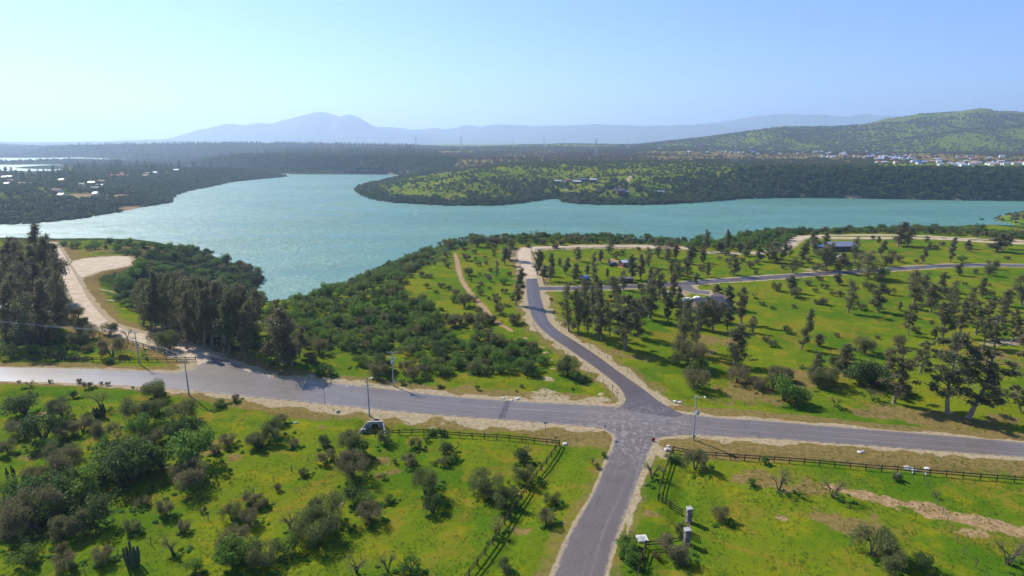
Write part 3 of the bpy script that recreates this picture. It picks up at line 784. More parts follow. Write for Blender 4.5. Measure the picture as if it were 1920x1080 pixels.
def thorn_variant(seed, n=1500, flat=0.62, leafy=0.25, bare=False):
    """unit thorn bush: forked stems under a flat-topped cloud of fine twigs"""
    rng = np.random.default_rng(seed); r = random.Random(seed)
    st = MB(); tips = []
    for i in range(r.randint(4, 6)):
        a = r.uniform(0, 2 * math.pi); k = r.uniform(0.12, 0.24)
        p1 = np.array([k * math.cos(a) * 0.6, k * math.sin(a) * 0.6, flat * 0.42]); st.tube([(0.02 * math.cos(a), 0.02 * math.sin(a), -0.02), tuple(p1)], [0.024, 0.014], 5, False)
        for j in range(4):
            b = a + r.uniform(-1.0, 1.0); k2 = r.uniform(0.2, 0.42)
            p2 = np.array([k2 * math.cos(b), k2 * math.sin(b), flat * r.uniform(0.62, 0.86) - 0.22 * k2 * k2]); st.tube([tuple(p1), tuple((p1 + p2) / 2 + [0, 0, 0.02]), tuple(p2)], [0.012, 0.008, 0.004], 4, False); tips.append(p2)
    V = []; Fc = []; off = 0
    if not bare: tips = tips + [np.array([p[0] * 0.95, p[1] * 0.95, flat * r.uniform(0.25, 0.5)]) for p in tips[::2]]
    for p in tips:
        m = n // len(tips)
        e = np.array([.15, .15, .125 * flat / 0.62])
        C = p + in_ball(rng, m, 0.0) * e; C[:, 2] = np.maximum(C[:, 2], 0.02)
        v, f = leaf_quads(rng, C, 0.011 if not bare else 0.008, 8.0 if not bare else 11.0, 0.0, 0.0); V.append(v); Fc.append(f + off); off += len(v)
        if leafy > 0:
            C = p + in_ball(rng, int(m * leafy), 0.2) * e * 1.05; C[:, 2] = np.maximum(C[:, 2], 0.02)
            v, f = leaf_quads(rng, C, 0.024, 1.4); V.append(v); Fc.append(f + off); off += len(v)
    return st.mesh('stem', BARK), mesh_np('crown', np.concatenate(V), np.concatenate(Fc), L_THORN)
EUC = [euc_variant(100 + i, i % 2 == 0, 3800, 0.0 if i % 4 != 3 else 0.35) for i in range(9)]
EUC_BIG = [euc_variant(200 + i, False, 8000, 0.05, True) for i in range(4)]
SH = {'G': [shrub_variant(300 + i, L_DARK) for i in range(5)], 'g': [shrub_variant(320 + i, L_GREEN) for i in range(6)],
      'b': [thorn_variant(340 + i, 2600, 0.62, 0.7) for i in range(6)] + [thorn_variant(350 + i, 2600, 0.75, 1.1) for i in range(3)],
      't': [thorn_variant(360 + i, 700, 0.7, 0.0, True) for i in range(3)]}

NAMES = {'G': 'evergreen_shrub', 'g': 'green_shrub', 'b': 'thorn_bush', 't': 'bare_thorn_bush', 'E': 'eucalyptus_tree'}
CATS = {'G': 'shrub', 'g': 'shrub', 'b': 'bush', 't': 'bush', 'E': 'tree'}
def put_tree(kind, variants, loc, sx, sz, tilt=0.0, label=None, group=None, part0='stem'):
    tm, cm = random.choice(variants)
    e = bpy.data.objects.new(NAMES[kind], None); COL.objects.link(e); e.empty_display_size = 0.3
    R = Matrix.Rotation(tilt, 4, 'Y') @ Matrix.Rotation(random.uniform(0, 2 * math.pi), 4, 'Z')
    e.location = loc; e.rotation_euler = R.to_euler(); e.scale = (sx * random.uniform(.92, 1.08), sx * random.uniform(.92, 1.08), sz)
    link(part0, tm, None, e); link('crown', cm, None, e)
    tag(e, label, CATS[kind], group); return e

# ------------------------------------------------------------------ plant lists, read off the photograph: place of the foot, place of the top, crown width (pixels)
EUCS = '''1093 585 1092 520 20;1112 598 1110 535 20;1158 610 1156 548 20;1195 632 1198 560 24;1210 585 1210 535 18;1252 605 1254 545 18;1262 560 1264 510 18;1222 545 1222 500 16;1170 545 1170 505 14;1118 560 1117 515 16;1290 520 1292 480 14;1215 500 1216 462 14;1268 488 1270 455 14;1402 480 1405 452 14;1440 484 1443 456 14;1512 480 1517 450 13;1560 490 1566 455 16;1610 512 1617 470 16;1780 600 1790 540 18;1730 555 1738 510 16;1840 560 1850 520 18;1815 590 1825 545 18;1790 560 1798 525 14;1875 610 1885 560 20;1845 650 1856 590 20;1325 600 1327 555 18;1350 605 1352 565 18;1275 610 1280 560 18
967 573 978 500 20;1006 515 1013 467 20;1020 518 1020 497 14;1032 527 1034 474 16;1060 515 1063 482 15;1050 500 1050 482 9;1075 528 1080 492 18;1082 490 1084 462 11;1098 518 1101 495 11;1089 533 1091 513 9;1113 528 1113 472 12;1127 494 1129 467 11;1141 475 1141 445 15;1139 522 1139 502 8;1143 500 1143 485 6;1185 525 1184 476 19;1202 525 1202 476 15;1233 483 1233 448 17;1247 490 1256 449 15;1258 515 1263 485 17;1273 523 1275 490 14;1152 563 1148 517 20;1247 573 1245 537 12;1271 575 1273 537 17;1235 562 1235 500 20
1067 622 1066 527 20;1083 625 1080 540 22;1102 625 1100 565 18;1128 641 1125 520 30;1143 630 1140 560 18;1169 657 1180 550 45;1220 600 1225 520 30;1280 662 1295 560 25;1303 652 1310 575 18
1297 495 1302 458 22;1316 494 1320 467 15;1322 472 1324 430 10;1352 475 1352 453 15;1363 472 1365 430 10;1387 475 1388 455 14;1326 520 1328 490 10;1305 532 1305 510 9;1376 517 1377 475 18;1423 490 1425 460 16;1456 492 1455 453 22;1468 487 1472 455 14;1480 482 1483 458 9;1500 493 1508 455 14;1487 512 1491 483 15;1525 477 1533 443 16;1522 457 1524 432 13;1545 508 1553 463 26;1532 505 1535 492 8;1550 458 1553 432 14;1573 512 1578 473 22;1590 507 1592 482 14;1485 550 1487 517 20;1571 535 1575 512 17;1590 587 1595 522 22;1347 563 1347 533 22;1367 577 1367 533 17;1389 607 1392 537 20
1335 622 1338 560 22;1363 620 1365 575 20;1313 617 1318 562 20;1412 625 1412 592 12;1376 685 1390 608 35;1503 656 1522 578 22;1533 650 1538 625 17;1528 710 1540 658 22;1583 700 1590 642 24
1683 462 1702 415 26;1702 462 1715 423 20;1637 449 1637 441 8;1647 457 1648 443 9;1736 454 1738 442 9;1650 480 1658 450 14;1727 495 1747 452 12;1782 492 1793 443 13;1817 467 1818 450 14;1830 447 1832 427 11;1868 473 1880 437 28;1883 467 1898 435 18;1602 492 1610 443 15;1628 523 1628 470 30;1645 585 1657 530 30;1687 582 1688 565 9;1712 570 1725 507 25;1745 587 1752 530 25;1765 545 1768 508 18;1795 517 1805 493 14;1703 630 1712 570 14
1766 642 1780 565 26;1801 632 1812 560 20;1754 635 1754 612 12;1831 630 1840 562 24;1864 656 1868 590 24;1897 644 1915 580 20;1883 575 1890 540 20;1917 573 1915 513 22;1850 600 1862 555 18
1679 757 1694 647 45;1725 700 1742 637 24;1776 777 1805 620 55;1821 786 1872 650 60;1913 771 1911 719 22;1930 700 1945 600 40
946 497 952 462 14;955 488 960 445 24;930 522 931 487 7
8 560 8 437 24;25 575 24 448 22;40 560 38 443 20;67 540 67 417 25;80 560 82 433 22;95 590 95 470 22;105 625 106 505 20;60 600 60 480 25;30 610 30 490 25;75 640 75 520 28;12 640 12 520 20;50 652 50 545 25;100 560 100 455 18;-12 600 -12 480 25;88 612 88 500 22;45 585 45 465 22;20 622 16 510 22;60 565 62 455 24
282 622 280 505 22;290 624 290 520 18;320 627 320 508 24;340 640 340 520 24;367 632 365 515 22;373 648 374 520 26;400 652 400 525 26;430 662 430 528 26;453 662 455 535 22;473 640 474 540 20;355 625 353 512 20;388 632 388 520 22;415 645 414 522 22;445 640 445 530 22;310 612 308 510 20;268 612 268 520 18;335 612 335 505 22;462 675 465 560 22;420 668 418 545 22;385 655 383 540 22;300 605 300 510 18;350 655 350 545 20
537 687 527 575 34;548 685 545 600 26;530 680 512 560 24;560 672 562 610 16;518 670 514 600 16'''
BUSH_TILES = [  # (origin x, origin y, zoom) and lists of foot x, foot y, width, kind in that zoom
 (760, 440, 6, '130 290 80;300 285 45;250 350 60;320 350 45;440 320 70;485 380 80;470 260 90;305 230 60;180 480 80;265 495 80;60 490 80;40 440 80;20 560 60;235 610 80 g;400 600 90;485 635 80;345 660 60;185 770 120;290 850 80;400 860 70 g;450 950 80;570 700 110;540 770 130 g;660 830 180;770 760 90;820 910 100;700 980 120;560 1040 180;880 1030 200;960 1000 150;1065 910 120;1030 800 90;1010 720 80;940 740 50;840 690 80;820 620 60;845 580 70;945 620 50;725 535 50;710 470 120;835 465 40;945 530 70;920 480 60;965 420 60;910 345 50;820 360 70;795 290 50;690 300 100;640 240 45;770 220 60;660 190 50;900 270 40;1005 215 60;1000 250 40;950 165 90;1015 168 70;1110 570 120 g;1115 670 80;1200 740 80 g;1165 470 60;1140 820 60;1235 1010 130;1380 140 70;1540 120 80;1690 160 70;1760 120 60;500 170 110;640 165 130 G;810 145 170;960 112 60;1030 105 90;1130 95 100'),
 (780, 590, 6, '590 100 120;430 160 170;340 250 130;700 230 160;830 120 110;820 300 180;1000 360 130;1150 350 90;1240 390 120;1330 400 100;1110 130 110;260 840 80 g;685 860 70 g;1130 880 40 g;1190 830 50;1720 720 220;1660 690 160;1800 760 130 g;1880 790 110;1760 860 40 g;1490 430 40 t'),
 (480, 560, 6, '760 870 170 G;640 740 150;700 640 160;830 890 130 g;1330 850 270 G;1150 760 180 g;1370 915 220;1640 980 100 g;1770 925 170;1660 850 130;180 760 80;1210 780 140 g;1460 830 180 G;700 870 90 g;580 690 100'),
 (0, 560, 6, '65 470 100;160 380 150;400 540 330;330 480 200;500 480 200;790 500 160;960 480 200;850 240 150;1200 430 180;1410 460 130 t;1740 560 240;1880 600 220;1220 690 270;1220 745 110 g;1420 680 50 g;100 690 210 G;330 660 150 g;500 650 150 g;620 700 150 G;820 700 130 g;960 700 70 g;870 560 200;900 330 130;960 610 110;210 960 40;320 1010 100 t;565 960 50;880 960 60;975 1030 100;1130 980 40;1210 990 50;1490 1020 40 g;720 640 140 g;1640 700 60 g;40 630 130 G'),
 (0, 680, 2.7, '95 285 180 G;80 385 120;300 300 130;180 420 200 G;310 400 110;240 450 90 g;400 370 110;450 310 80 G;290 510 150;490 250 110 t;360 190 60 G;520 410 130;770 200 120;815 165 40 g;790 270 90;905 310 130;690 320 160;720 280 90;690 390 130 g;870 390 110;910 440 190 G;940 570 250 g;560 530 200 g;650 460 110 t;760 430 110;310 600 180;600 650 300 G;480 640 220 g;700 600 220 g;920 660 200;1145 430 80;1080 470 60;1280 440 90;1100 240 70 g;1190 205 50;710 740 70;830 795 80;660 870 80;925 865 70;1160 820 100;1255 840 100;1270 725 90;1020 765 40;80 780 220 G;180 740 200 g;280 780 240 G;390 740 220 g;430 860 210 G;330 900 170;120 900 260;40 860 170;240 830 220 g;110 1050 140 g;300 1070 120;500 1030 100;310 975 60;860 990 110 t;975 1080 90 g;1170 980 160;1150 1060 200 g;1250 1040 150 g;20 700 130 g;150 640 130;640 560 180 g;800 560 160 G;30 480 90'),
 (480, 680, 2.7, '115 330 70;80 405 130;20 445 90;185 435 60;335 435 70 G;470 495 140;350 520 90;480 610 160;520 515 130 g;240 585 50;650 420 70;805 445 60;860 412 40 g;770 535 80;700 522 30;945 485 110 G;950 535 60;990 515 60 g;895 530 30;645 595 40 g;670 720 60 g;495 730 130 G;540 740 110 g;570 830 120;850 695 130;895 650 80 t;890 785 110 G;1175 690 170;1260 760 140;1210 890 110 t;280 940 220;350 860 200;165 870 120 t;140 1000 150 g;30 1060 150;20 745 70;500 1095 140 t;660 1085 120 t;775 1085 120 g;1265 1085 90;110 660 40;880 380 60 g;935 378 50 g'),
 (960, 680, 2.7, '45 515 120 G;60 620 120;5 685 50;200 725 90;175 835 80;405 525 40 t;465 485 40 g;430 542 30;715 610 120 t;935 565 120;1060 815 90;860 880 70;735 995 40;830 1020 170;1285 525 50 g;1220 635 50 g;810 510 70 g;590 965 120 g;600 1030 130 g'),
 (1440, 680, 2.7, '70 665 130 t;345 705 130 t;660 605 50;860 700 50 t;560 1010 200;630 1075 180;790 1065 110 G;1250 1060 170 t;70 105 110;60 170 130;290 130 130;345 240 60 t;545 205 90 t;500 140 170 G;580 150 180 G;350 40 80;100 215 160 g;160 225 130 g;690 190 80'),
 (1280, 430, 6, '420 345 50;490 300 90;680 370 60;720 310 90;850 400 90;770 450 100;1000 360 60;1140 450 70;820 510 60;215 470 80;515 385 60;1330 420 90;1430 380 90;1490 480 70;1190 600 60;1070 710 120;1300 785 150;1545 590 90;1425 645 90;1610 675 100;1500 710 70;1700 755 70;1790 765 90;1530 855 90;1600 855 90;895 865 60;1010 905 55;1255 890 60;810 785 80 t'),
 (1280, 570, 6, '1195 345 110;1735 375 60;950 435 90;1010 490 100;750 640 80 t;640 920 250;1120 880 230;100 740 350;160 985 290;1560 940 250;1740 730 150;860 980 200;1080 1010 150;1330 740 90 t;200 800 250 g'),
 (1600, 410, 6, '445 420 90;530 495 100;390 545 160;710 505 60;930 345 70;1000 310 70;1240 495 100 g;1740 460 60;1300 375 80;360 680 150 g;200 825 150;420 865 120;290 725 100;1580 575 130;1550 645 120;1380 625 60;1560 875 100;1360 845 70;1680 985 80;1260 755 50;1530 765 40;1450 790 40;110 1035 100;740 1035 120;1050 885 140'),
 (1600, 560, 4.153, '110 440 150;190 315 40;400 750 100;180 700 240 G;90 660 140 G;500 275 70;370 385 100'),
 (960, 430, 6, '180 212 60;490 222 80;560 182 80;1185 287 50;1250 272 60;690 160 110;440 805 50 g;550 865 60;1420 250 60;1470 700 110;1160 340 60;840 960 70')]
ord_w = ['first', 'second', 'third', 'fourth', 'fifth', 'sixth', 'seventh', 'eighth', 'ninth', 'tenth', 'eleventh', 'twelfth']
def name_rows(items, zone_of, describe, maxrow=9):
    """labels that single things out: kind + rank from the left in a row of a named zone"""
    zones = {}
    for it in items: zones.setdefault((zone_of(it), it['desc']), []).append(it)
    for (zone, desc), lst in zones.items():
        lst.sort(key=lambda i: i['py'])
        nrow = max(1, math.ceil(len(lst) / maxrow))
        for r in range(nrow):
            row = sorted(lst[r * len(lst) // nrow:(r + 1) * len(lst) // nrow], key=lambda i: i['px'])
            rn = '' if nrow == 1 else (', far row' if r == 0 else ', near row' if r == nrow - 1 else ', middle row' if nrow == 3 else ', %s row back' % ord_w[nrow - 1 - r])
            for k, it in enumerate(row):
                o = 'the only one' if len(row) == 1 else ('leftmost' if k == 0 else 'rightmost' if k == len(row) - 1 else ord_w[k] + ' from left')
                if len(row) == 1 and nrow > 1: o = 'alone'
                it['label'] = '%s %s, %s%s' % (desc, zone, o, rn)
def zone_bush(i):
    x, y = i['px'], i['py']
    road = np.interp(x, [0, 480, 840, 1140, 1440, 1920], [715, 745, 780, 803, 822, 857])
    if y > road - 12:
        if x > 1160 + (y - 820) * -0.25: return 'right of the south road'
        if x > 700: return 'by the south road left fence' if x > 880 else 'in the meadow below the culvert'
        if x > 480: return 'below the tall sign pole meadow'
        return 'in the bottom left scrub' if y > 880 else 'below the main road at left'
    if x < 480: return 'left of the eucalyptus grove'
    if x < 1000 and y > 650: return 'near the double-armed pole'
    if x < 1030: return 'along the dirt track slope'
    if y > 640: return 'above the main road, right side'
    if y > 530: return 'below the branch road'
    return 'above the branch road'
def zone_euc(i):
    x, y = i['px'], i['py']
    if x < 130: return 'in the left edge stand'
    if x < 490: return 'in the grove by west gravel road'
    if x < 600: return 'in the dark clump at the bay head'
    if x < 985: return 'left of the north road'
    if y > 690: return 'beside the main road at far right'
    if x < 1215 and y > 550: return 'in the row right of the north road'
    if x < 1215: return 'in the plot by the gravel bend'
    if y > 530:
        return 'around the grey roofed house' if x < 1420 else ('in the central right meadow' if x < 1660 else 'in the right cluster below branch road')
    if x < 1420: return 'between red shed and dark cabin'
    if x < 1620: return 'around the dark cabin'
    return 'near the lakeshore at far right'
items = []
for grp in EUCS.split('\n'):
    for e in grp.strip().split(';'):
        x, y, tx_, ty_, w = map(float, e.split()); items.append(dict(px=x, py=y, tx=tx_, ty=ty_, w=w))
bx, by, bz = hit([i['px'] for i in items], [i['py'] for i in items])
for i, x, y, z in zip(items, bx, by, bz):
    dep = y * CP + (CAM_H - z) * SP
    d = rayd(i['tx'], i['ty']); i['h'] = max(2.0, CAM_H + d[2] * y / d[1] - z)
    i['wm'] = i['w'] * dep / F * (1.5 if i['px'] > 600 else 2.0)
    lean_px = (i['tx'] - i['px']) - (i['py'] - i['ty']) * (i['px'] - 960) / (5100 - i['py'])
    i['tilt'] = math.atan2(lean_px * dep / F, i['h']); i['loc'] = (x, y, z - 0.05)
    sl = i['wm'] / i['h']
    i['desc'] = ('slender' if sl < 0.27 else 'broad' if sl > 0.42 else 'mid-width') + (' leaning' if i['tilt'] > 0.12 else '') + ' eucalyptus'
name_rows(items, zone_euc, None)
for i in items:
    big = i['px'] > 1660 and i['py'] > 620 or i['w'] >= 44
    put_tree('E', EUC_BIG if big else EUC, i['loc'], i['wm'] / 0.36, i['h'], max(-.3, min(.35, i['tilt'])), i['label'], 'eucalyptus ' + zone_euc(i), 'trunk')
KD = {'G': 'dark evergreen shrub', 'g': 'green leafy shrub', 'b': 'grey-brown thorn bush', 't': 'bare twiggy bush'}
items = []
for ox, oy, zm, txt in BUSH_TILES:
    for e in txt.split(';'):
        q = e.split(); items.append(dict(px=ox + float(q[0]) / zm, py=oy + float(q[1]) / zm, w=float(q[2]) / zm, k=q[3] if len(q) > 3 else 'b'))
bx, by, bz = hit([i['px'] for i in items], [i['py'] for i in items])
for i, x, y, z in zip(items, bx, by, bz):
    dep = y * CP + (CAM_H - z) * SP
    i['wm'] = i['w'] * dep / F * 1.12; i['loc'] = (x, y + 0.25 * i['wm'], z - 0.03); i['desc'] = ('small ' if i['wm'] < 1.6 else 'large ' if i['wm'] > 5 else '') + KD[i['k']]
name_rows(items, zone_bush, None)
BUSHES = items
for i in items:
    k = i['k']
    put_tree(k, SH[k], i['loc'], i['wm'], i['wm'] * random.uniform(0.85, 1.2) * (1.15 if k in 'Gg' else 1.05), 0, i['label'], 'bushes ' + zone_bush(i))

# dense thickets: shrubs packed together, alike
FILL = {'G': [], 'g': [], 'b': []}
def thicket(poly, step, sizes, kinds, label, group, fill=None):
    xs = [p[0] for p in poly]; ys = [p[1] for p in poly]
    gx, gy = np.meshgrid(np.arange(min(xs), max(xs), 3.0), np.arange(min(ys), max(ys), 1.6))
    gx = gx.ravel() + RNG.uniform(-1.5, 1.5, gx.size); gy = gy.ravel() + RNG.uniform(-.8, .8, gy.size)
    ok = poly_sd(gx, gy, poly) < 0
    gx, gy = gx[ok], gy[ok]; p = RNG.permutation(len(gx)); gx, gy = gx[p], gy[p]
    x, y, z = hit(gx, gy); keep = np.zeros((0, 3)); kf = np.zeros((0, 2))
    for a, b, c in zip(x, y, z):
        if c < LAKE + 0.8: continue
        if not len(keep) or ((keep[:, 0] - a) ** 2 + (keep[:, 1] - b) ** 2).min() > step * step: keep = np.vstack([keep, (a, b, c)])
        elif fill and (not len(kf) or ((kf[:, 0] - a) ** 2 + (kf[:, 1] - b) ** 2).min() > fill * fill):
            kf = np.vstack([kf, (a, b)]); FILL[random.choice(kinds + ('b' if 'b' not in kinds and random.random() < .4 else ''))].append((a, b, c, random.uniform(sizes[0] * 0.55, sizes[1] * 0.7)))
    its = []
    for a, b, c in keep:
        k = random.choice([q for q in kinds if q != 'b'] if fill else kinds)
        dy = CAM_H - c; dep = b * CP + dy * SP
        its.append(dict(k=k, loc=(a, b, c - 0.1), w=random.uniform(*sizes), px=960 + F * a / dep, py=540 + F * (dy * CP - b * SP) / dep, desc=KD[k]))
    name_rows(its, lambda i: label, None, 10)
    for i in its: put_tree(i['k'], SH[i['k']], i['loc'], i['w'], i['w'] * random.uniform(.85, 1.3), 0, i['label'], group)
    return len(keep), len(kf)
nT = []
nT.append(thicket([(225, 540), (250, 505), (300, 485), (380, 480), (460, 502), (502, 525), (490, 550), (484, 600), (480, 640), (430, 620), (330, 590), (260, 590), (220, 570)], 9.0, (6.5, 9.5), 'GGg', 'in the headland thicket', 'headland thicket shrubs', 4.6))
nT.append(thicket([(510, 600), (540, 572), (600, 556), (650, 520), (700, 492), (770, 470), (805, 474), (795, 500), (745, 530), (765, 570), (800, 580), (830, 610), (850, 640), (830, 660), (760, 670), (700, 665), (620, 655), (560, 650), (530, 640)], 8.0, (4.8, 7.5), 'GggggGb', 'in the bay slope thicket', 'slope thicket shrubs', 3.5))
nT.append(thicket([(760, 690), (830, 655), (900, 640), (1000, 655), (1026, 690), (1005, 708), (930, 705), (860, 700), (800, 712)], 5.5, (4.2, 6.0), 'gggGb', 'in the roadside thicket', 'roadside thicket shrubs', 2.8))
nT.append(thicket([(765, 470), (830, 460), (900, 457), (960, 458), (1080, 457.5), (1200, 458), (1285, 464), (1285, 455), (1200, 447), (1080, 443), (960, 444), (900, 447), (800, 453)], 9.0, (4.5, 7.0), 'Ggb', 'on the lake edge strip', 'lake edge shrubs', 3.4))
nT.append(thicket([(1292, 470), (1300, 450), (1380, 444), (1480, 446), (1470, 462), (1400, 469), (1330, 471)], 9.0, (6.0, 9.0), 'Ggg', 'on the small right headland', 'right headland shrubs', 5.0))
nT.append(thicket([(1490, 440.5), (1600, 438.5), (1720, 438.5), (1800, 443), (1860, 446.5), (1930, 449.5), (1930, 440), (1840, 434), (1720, 430), (1600, 432), (1380, 437), (1310, 446)], 10.0, (4.5, 7.5), 'Ggb', 'on the right shore strip', 'right shore shrubs', 3.2))
nT.append(thicket([(112, 462), (180, 458), (250, 459), (330, 464), (400, 474), (420, 482), (380, 476), (300, 476), (250, 484), (210, 470), (150, 470)], 9.0, (4.0, 7.5), 'Gg', 'on the rim beyond the parking area', 'left rim shrubs', 6.0))
nT.append(thicket([(0, 470), (90, 470), (100, 560), (100, 640), (0, 640)], 12.0, (5.0, 8.0), 'Gg', 'under the left edge stand', 'left stand undergrowth', 6.0))
print('thicket counts', nT)

# ------------------------------------------------------------------ far scrub and woods: uncountable, scattered
def low_variant(seed, mat, n=110, flat=0.8):
    rng = np.random.default_rng(seed); V = []; Fc = []; off = 0
    for i in range(5):
        c = np.array([rng.uniform(-.24, .24), rng.uniform(-.24, .24), rng.uniform(.22, .5) * flat])
        C = c + in_ball(rng, n // 5, 0.5) * [.26, .26, .26 * flat]
        v, f = leaf_quads(rng, C, 0.15, 1.3); V.append(v); Fc.append(f + off); off += len(v)
    me = mesh_np('scrub_piece', np.concatenate(V), np.concatenate(Fc), mat)
    return bpy.data.objects.new('scrub_piece', me)
def tall_variant(seed, mat):
    rng = np.random.default_rng(seed); V = []; Fc = []; off = 0
    for i in range(7):
        t = 0.15 + 0.75 * i / 6; c = np.array([rng.uniform(-.06, .06), rng.uniform(-.06, .06), t])
        C = c + in_ball(rng, 22, 0.4) * [.13, .13, .12]
        v, f = leaf_quads(rng, C, 0.08, 1.4); V.append(v); Fc.append(f + off); off += len(v)
    return bpy.data.objects.new('scrub_piece', mesh_np('scrub_piece', np.concatenate(V), np.concatenate(Fc), mat))
def source_set(name, objs):
    c = bpy.data.collections.new(name)
    for o in objs: c.objects.link(o)
    return c
def scatter_object(name, P, S, coll, nvar, label, cat, ratio=None):
    n = len(P); me = bpy.data.meshes.new(name)
    me.vertices.add(n); me.vertices.foreach_set('co', np.asarray(P, np.float32).ravel())
    S = np.asarray(S, np.float32)
    sc3 = np.stack([S, S, S * RNG.uniform(.8, 1.25, n)], 1) if S.ndim == 1 else S
    for nm, ty, dat, key in (('sc', 'FLOAT_VECTOR', sc3.astype(np.float32), 'vector'), ('rot', 'FLOAT_VECTOR', np.stack([RNG.normal(0, .08, n), RNG.normal(0, .08, n), RNG.uniform(0, 6.283, n)], 1).astype(np.float32), 'vector'), ('vi', 'INT', RNG.integers(0, nvar, n).astype(np.int32), 'value')):
        a = me.attributes.new(nm, ty, 'POINT'); a.data.foreach_set(key, dat.ravel())
    me.update()
    o = link(name, me); tag(o, label, cat, None, 'stuff')
    ng = bpy.data.node_groups.new(name, 'GeometryNodeTree')
    ng.interface.new_socket('Geometry', in_out='INPUT', socket_type='NodeSocketGeometry'); ng.interface.new_socket('Geometry', in_out='OUTPUT', socket_type='NodeSocketGeometry')
    N = ng.nodes; gi = N.new('NodeGroupInput'); go = N.new('NodeGroupOutput'); iop = N.new('GeometryNodeInstanceOnPoints'); ci = N.new('GeometryNodeCollectionInfo')
    ci.inputs['Collection'].default_value = coll; ci.inputs['Separate Children'].default_value = True; ci.inputs['Reset Children'].default_value = True
    iop.inputs['Pick Instance'].default_value = True
    def attr(nm, ty):
        a = N.new('GeometryNodeInputNamedAttribute'); a.data_type = ty; a.inputs['Name'].default_value = nm
        return next(s for s in a.outputs if s.enabled and s.name == 'Attribute')
    ng.links.new(gi.outputs[0], iop.inputs['Points']); ng.links.new(ci.outputs[0], iop.inputs['Instance'])
    ng.links.new(attr('sc', 'FLOAT_VECTOR'), iop.inputs['Scale']); ng.links.new(attr('vi', 'INT'), iop.inputs['Instance Index'])
    e2r = N.new('FunctionNodeEulerToRotation'); ng.links.new(attr('rot', 'FLOAT_VECTOR'), e2r.inputs[0]); ng.links.new(e2r.outputs[0], iop.inputs['Rotation'])
    ng.links.new(iop.outputs[0], go.inputs[0])
    md = o.modifiers.new('scatter', 'NODES'); md.node_group = ng
    return o
for k_, nm_, lb_ in (('G', 'evergreen_thicket', 'dark evergreen undergrowth filling the slopes round the bay'), ('g', 'green_thicket', 'green leafy undergrowth filling the slopes round the bay'), ('b', 'thorn_thicket', 'grey-brown thorny undergrowth filling gaps in the thickets')):
    fl = np.array(FILL[k_]); srcs = [bpy.data.objects.new('thicket_piece', c) for s_, c in SH[k_]]
    scatter_object(nm_, fl[:, :3] - [0, 0, .1], fl[:, 3], source_set(nm_ + '_pieces', srcs), len(srcs), lb_, 'thicket')
hb = []
for i in BUSHES:
    if i['wm'] > 1.8 and i['loc'][1] < 210:
        for q in range(int(4 + i['wm'] * 2.2)):
            a = random.uniform(-2.2, 1.0); r = i['wm'] * random.uniform(.15, .75); hb.append((i['loc'][0] + r * math.cos(a) * 1.1, i['loc'][1] + r * math.sin(a), random.uniform(.5, 1.3)))
hb = np.array(hb); hz_ = height(hb[:, 0], hb[:, 1]); hs = hb[:, 2]; ok_ = road_sd(hb[:, 0], hb[:, 1]) > 1.0
HERB = [bpy.data.objects.new('herb_piece', shrub_variant(900 + i, L_HERB, 260, 0.6, 7, 0.10)[1]) for i in range(3)]
scatter_object('lush_herbs', np.stack([hb[:, 0], hb[:, 1], hz_ - .03], 1)[ok_], np.stack([hs, hs, hs * .55], 1)[ok_], source_set('herb_pieces', HERB), 3, 'lush bright green herbs growing round the foot of the bushes', 'herbs')
SRC_SCRUB = source_set('scrub_pieces', [low_variant(500 + i, L_SCRUB) for i in range(4)])
SRC_BANK = source_set('bank_pieces', [low_variant(520 + i, L_BANK, 160, 0.95) for i in range(4)] + [low_variant(530 + i, L_SCRUB, 160, 0.9) for i in range(3)])
SRC_PLAIN = source_set('plain_pieces', [low_variant(540 + i, L_PLAIN) for i in range(4)])
SRC_WOOD = source_set('wood_pieces', [low_variant(560 + i, L_BANK, 130, 0.95) for i in range(3)] + [low_variant(564 + i, L_SCRUB, 130, .9) for i in range(2)])
SRC_TALL = source_set('tall_pieces', [tall_variant(580 + i, L_BANK) for i in range(4)])
def sector(n, Y0, Y1, u0=-1.0, u1=1.0):
    y = np.sqrt(RNG.uniform(Y0 ** 2, Y1 ** 2, n)); u = RNG.uniform(u0, u1, n); return u * y, y
# right and far banks, wooded
x, y = sector(160000, 560, 2100)
d = -poly_sd(x, y, FAR); right = x > 300 + (RNG.random(x.size) - .5) * 160
bankm = (d > 2) & (((d < 95) & right) | ((d < 22) & (x > -330)) | ((d < 120) & (x < -120) & (y > 1150)))
low_green = (d > 2) & (d < 120) & (x > -60) & (x <= 330) & (RNG.random(x.size) < 0.35 * sstep(.42, .56, fbm(x / 40, y / 40, 301)))
k = np.where(bankm | low_green)[0][:13000]
P = np.stack([x[k], y[k], height(x[k], y[k]) - 0.3], 1)
nb = scatter_object('bank_wood', P, RNG.uniform(5.5, 9.5, len(k)), SRC_BANK, 7, 'dark continuous woodland covering the steep far banks of the lake', 'woodland')
# peninsula scrub
x, y = sector(90000, 700, 1350, -0.45, 0.6)
d = -poly_sd(x, y, FAR)
dens = sstep(0.36, 0.62, fbm(x / 45, y / 45, 311)) * 0.6 + 0.12
k = np.where((d > 3) & (RNG.random(x.size) < dens * np.clip(1.25 - d / 900, .3, 1)) & ((x < 420) | (d > 80)))[0][:8500]
P = np.stack([x[k], y[k], height(x[k], y[k]) - 0.2], 1)
scatter_object('peninsula_scrub', P, RNG.uniform(2.6, 6.0, len(k)), SRC_SCRUB, 4, 'green and dark scrub dotted over the sunlit peninsula across the lake', 'scrub')
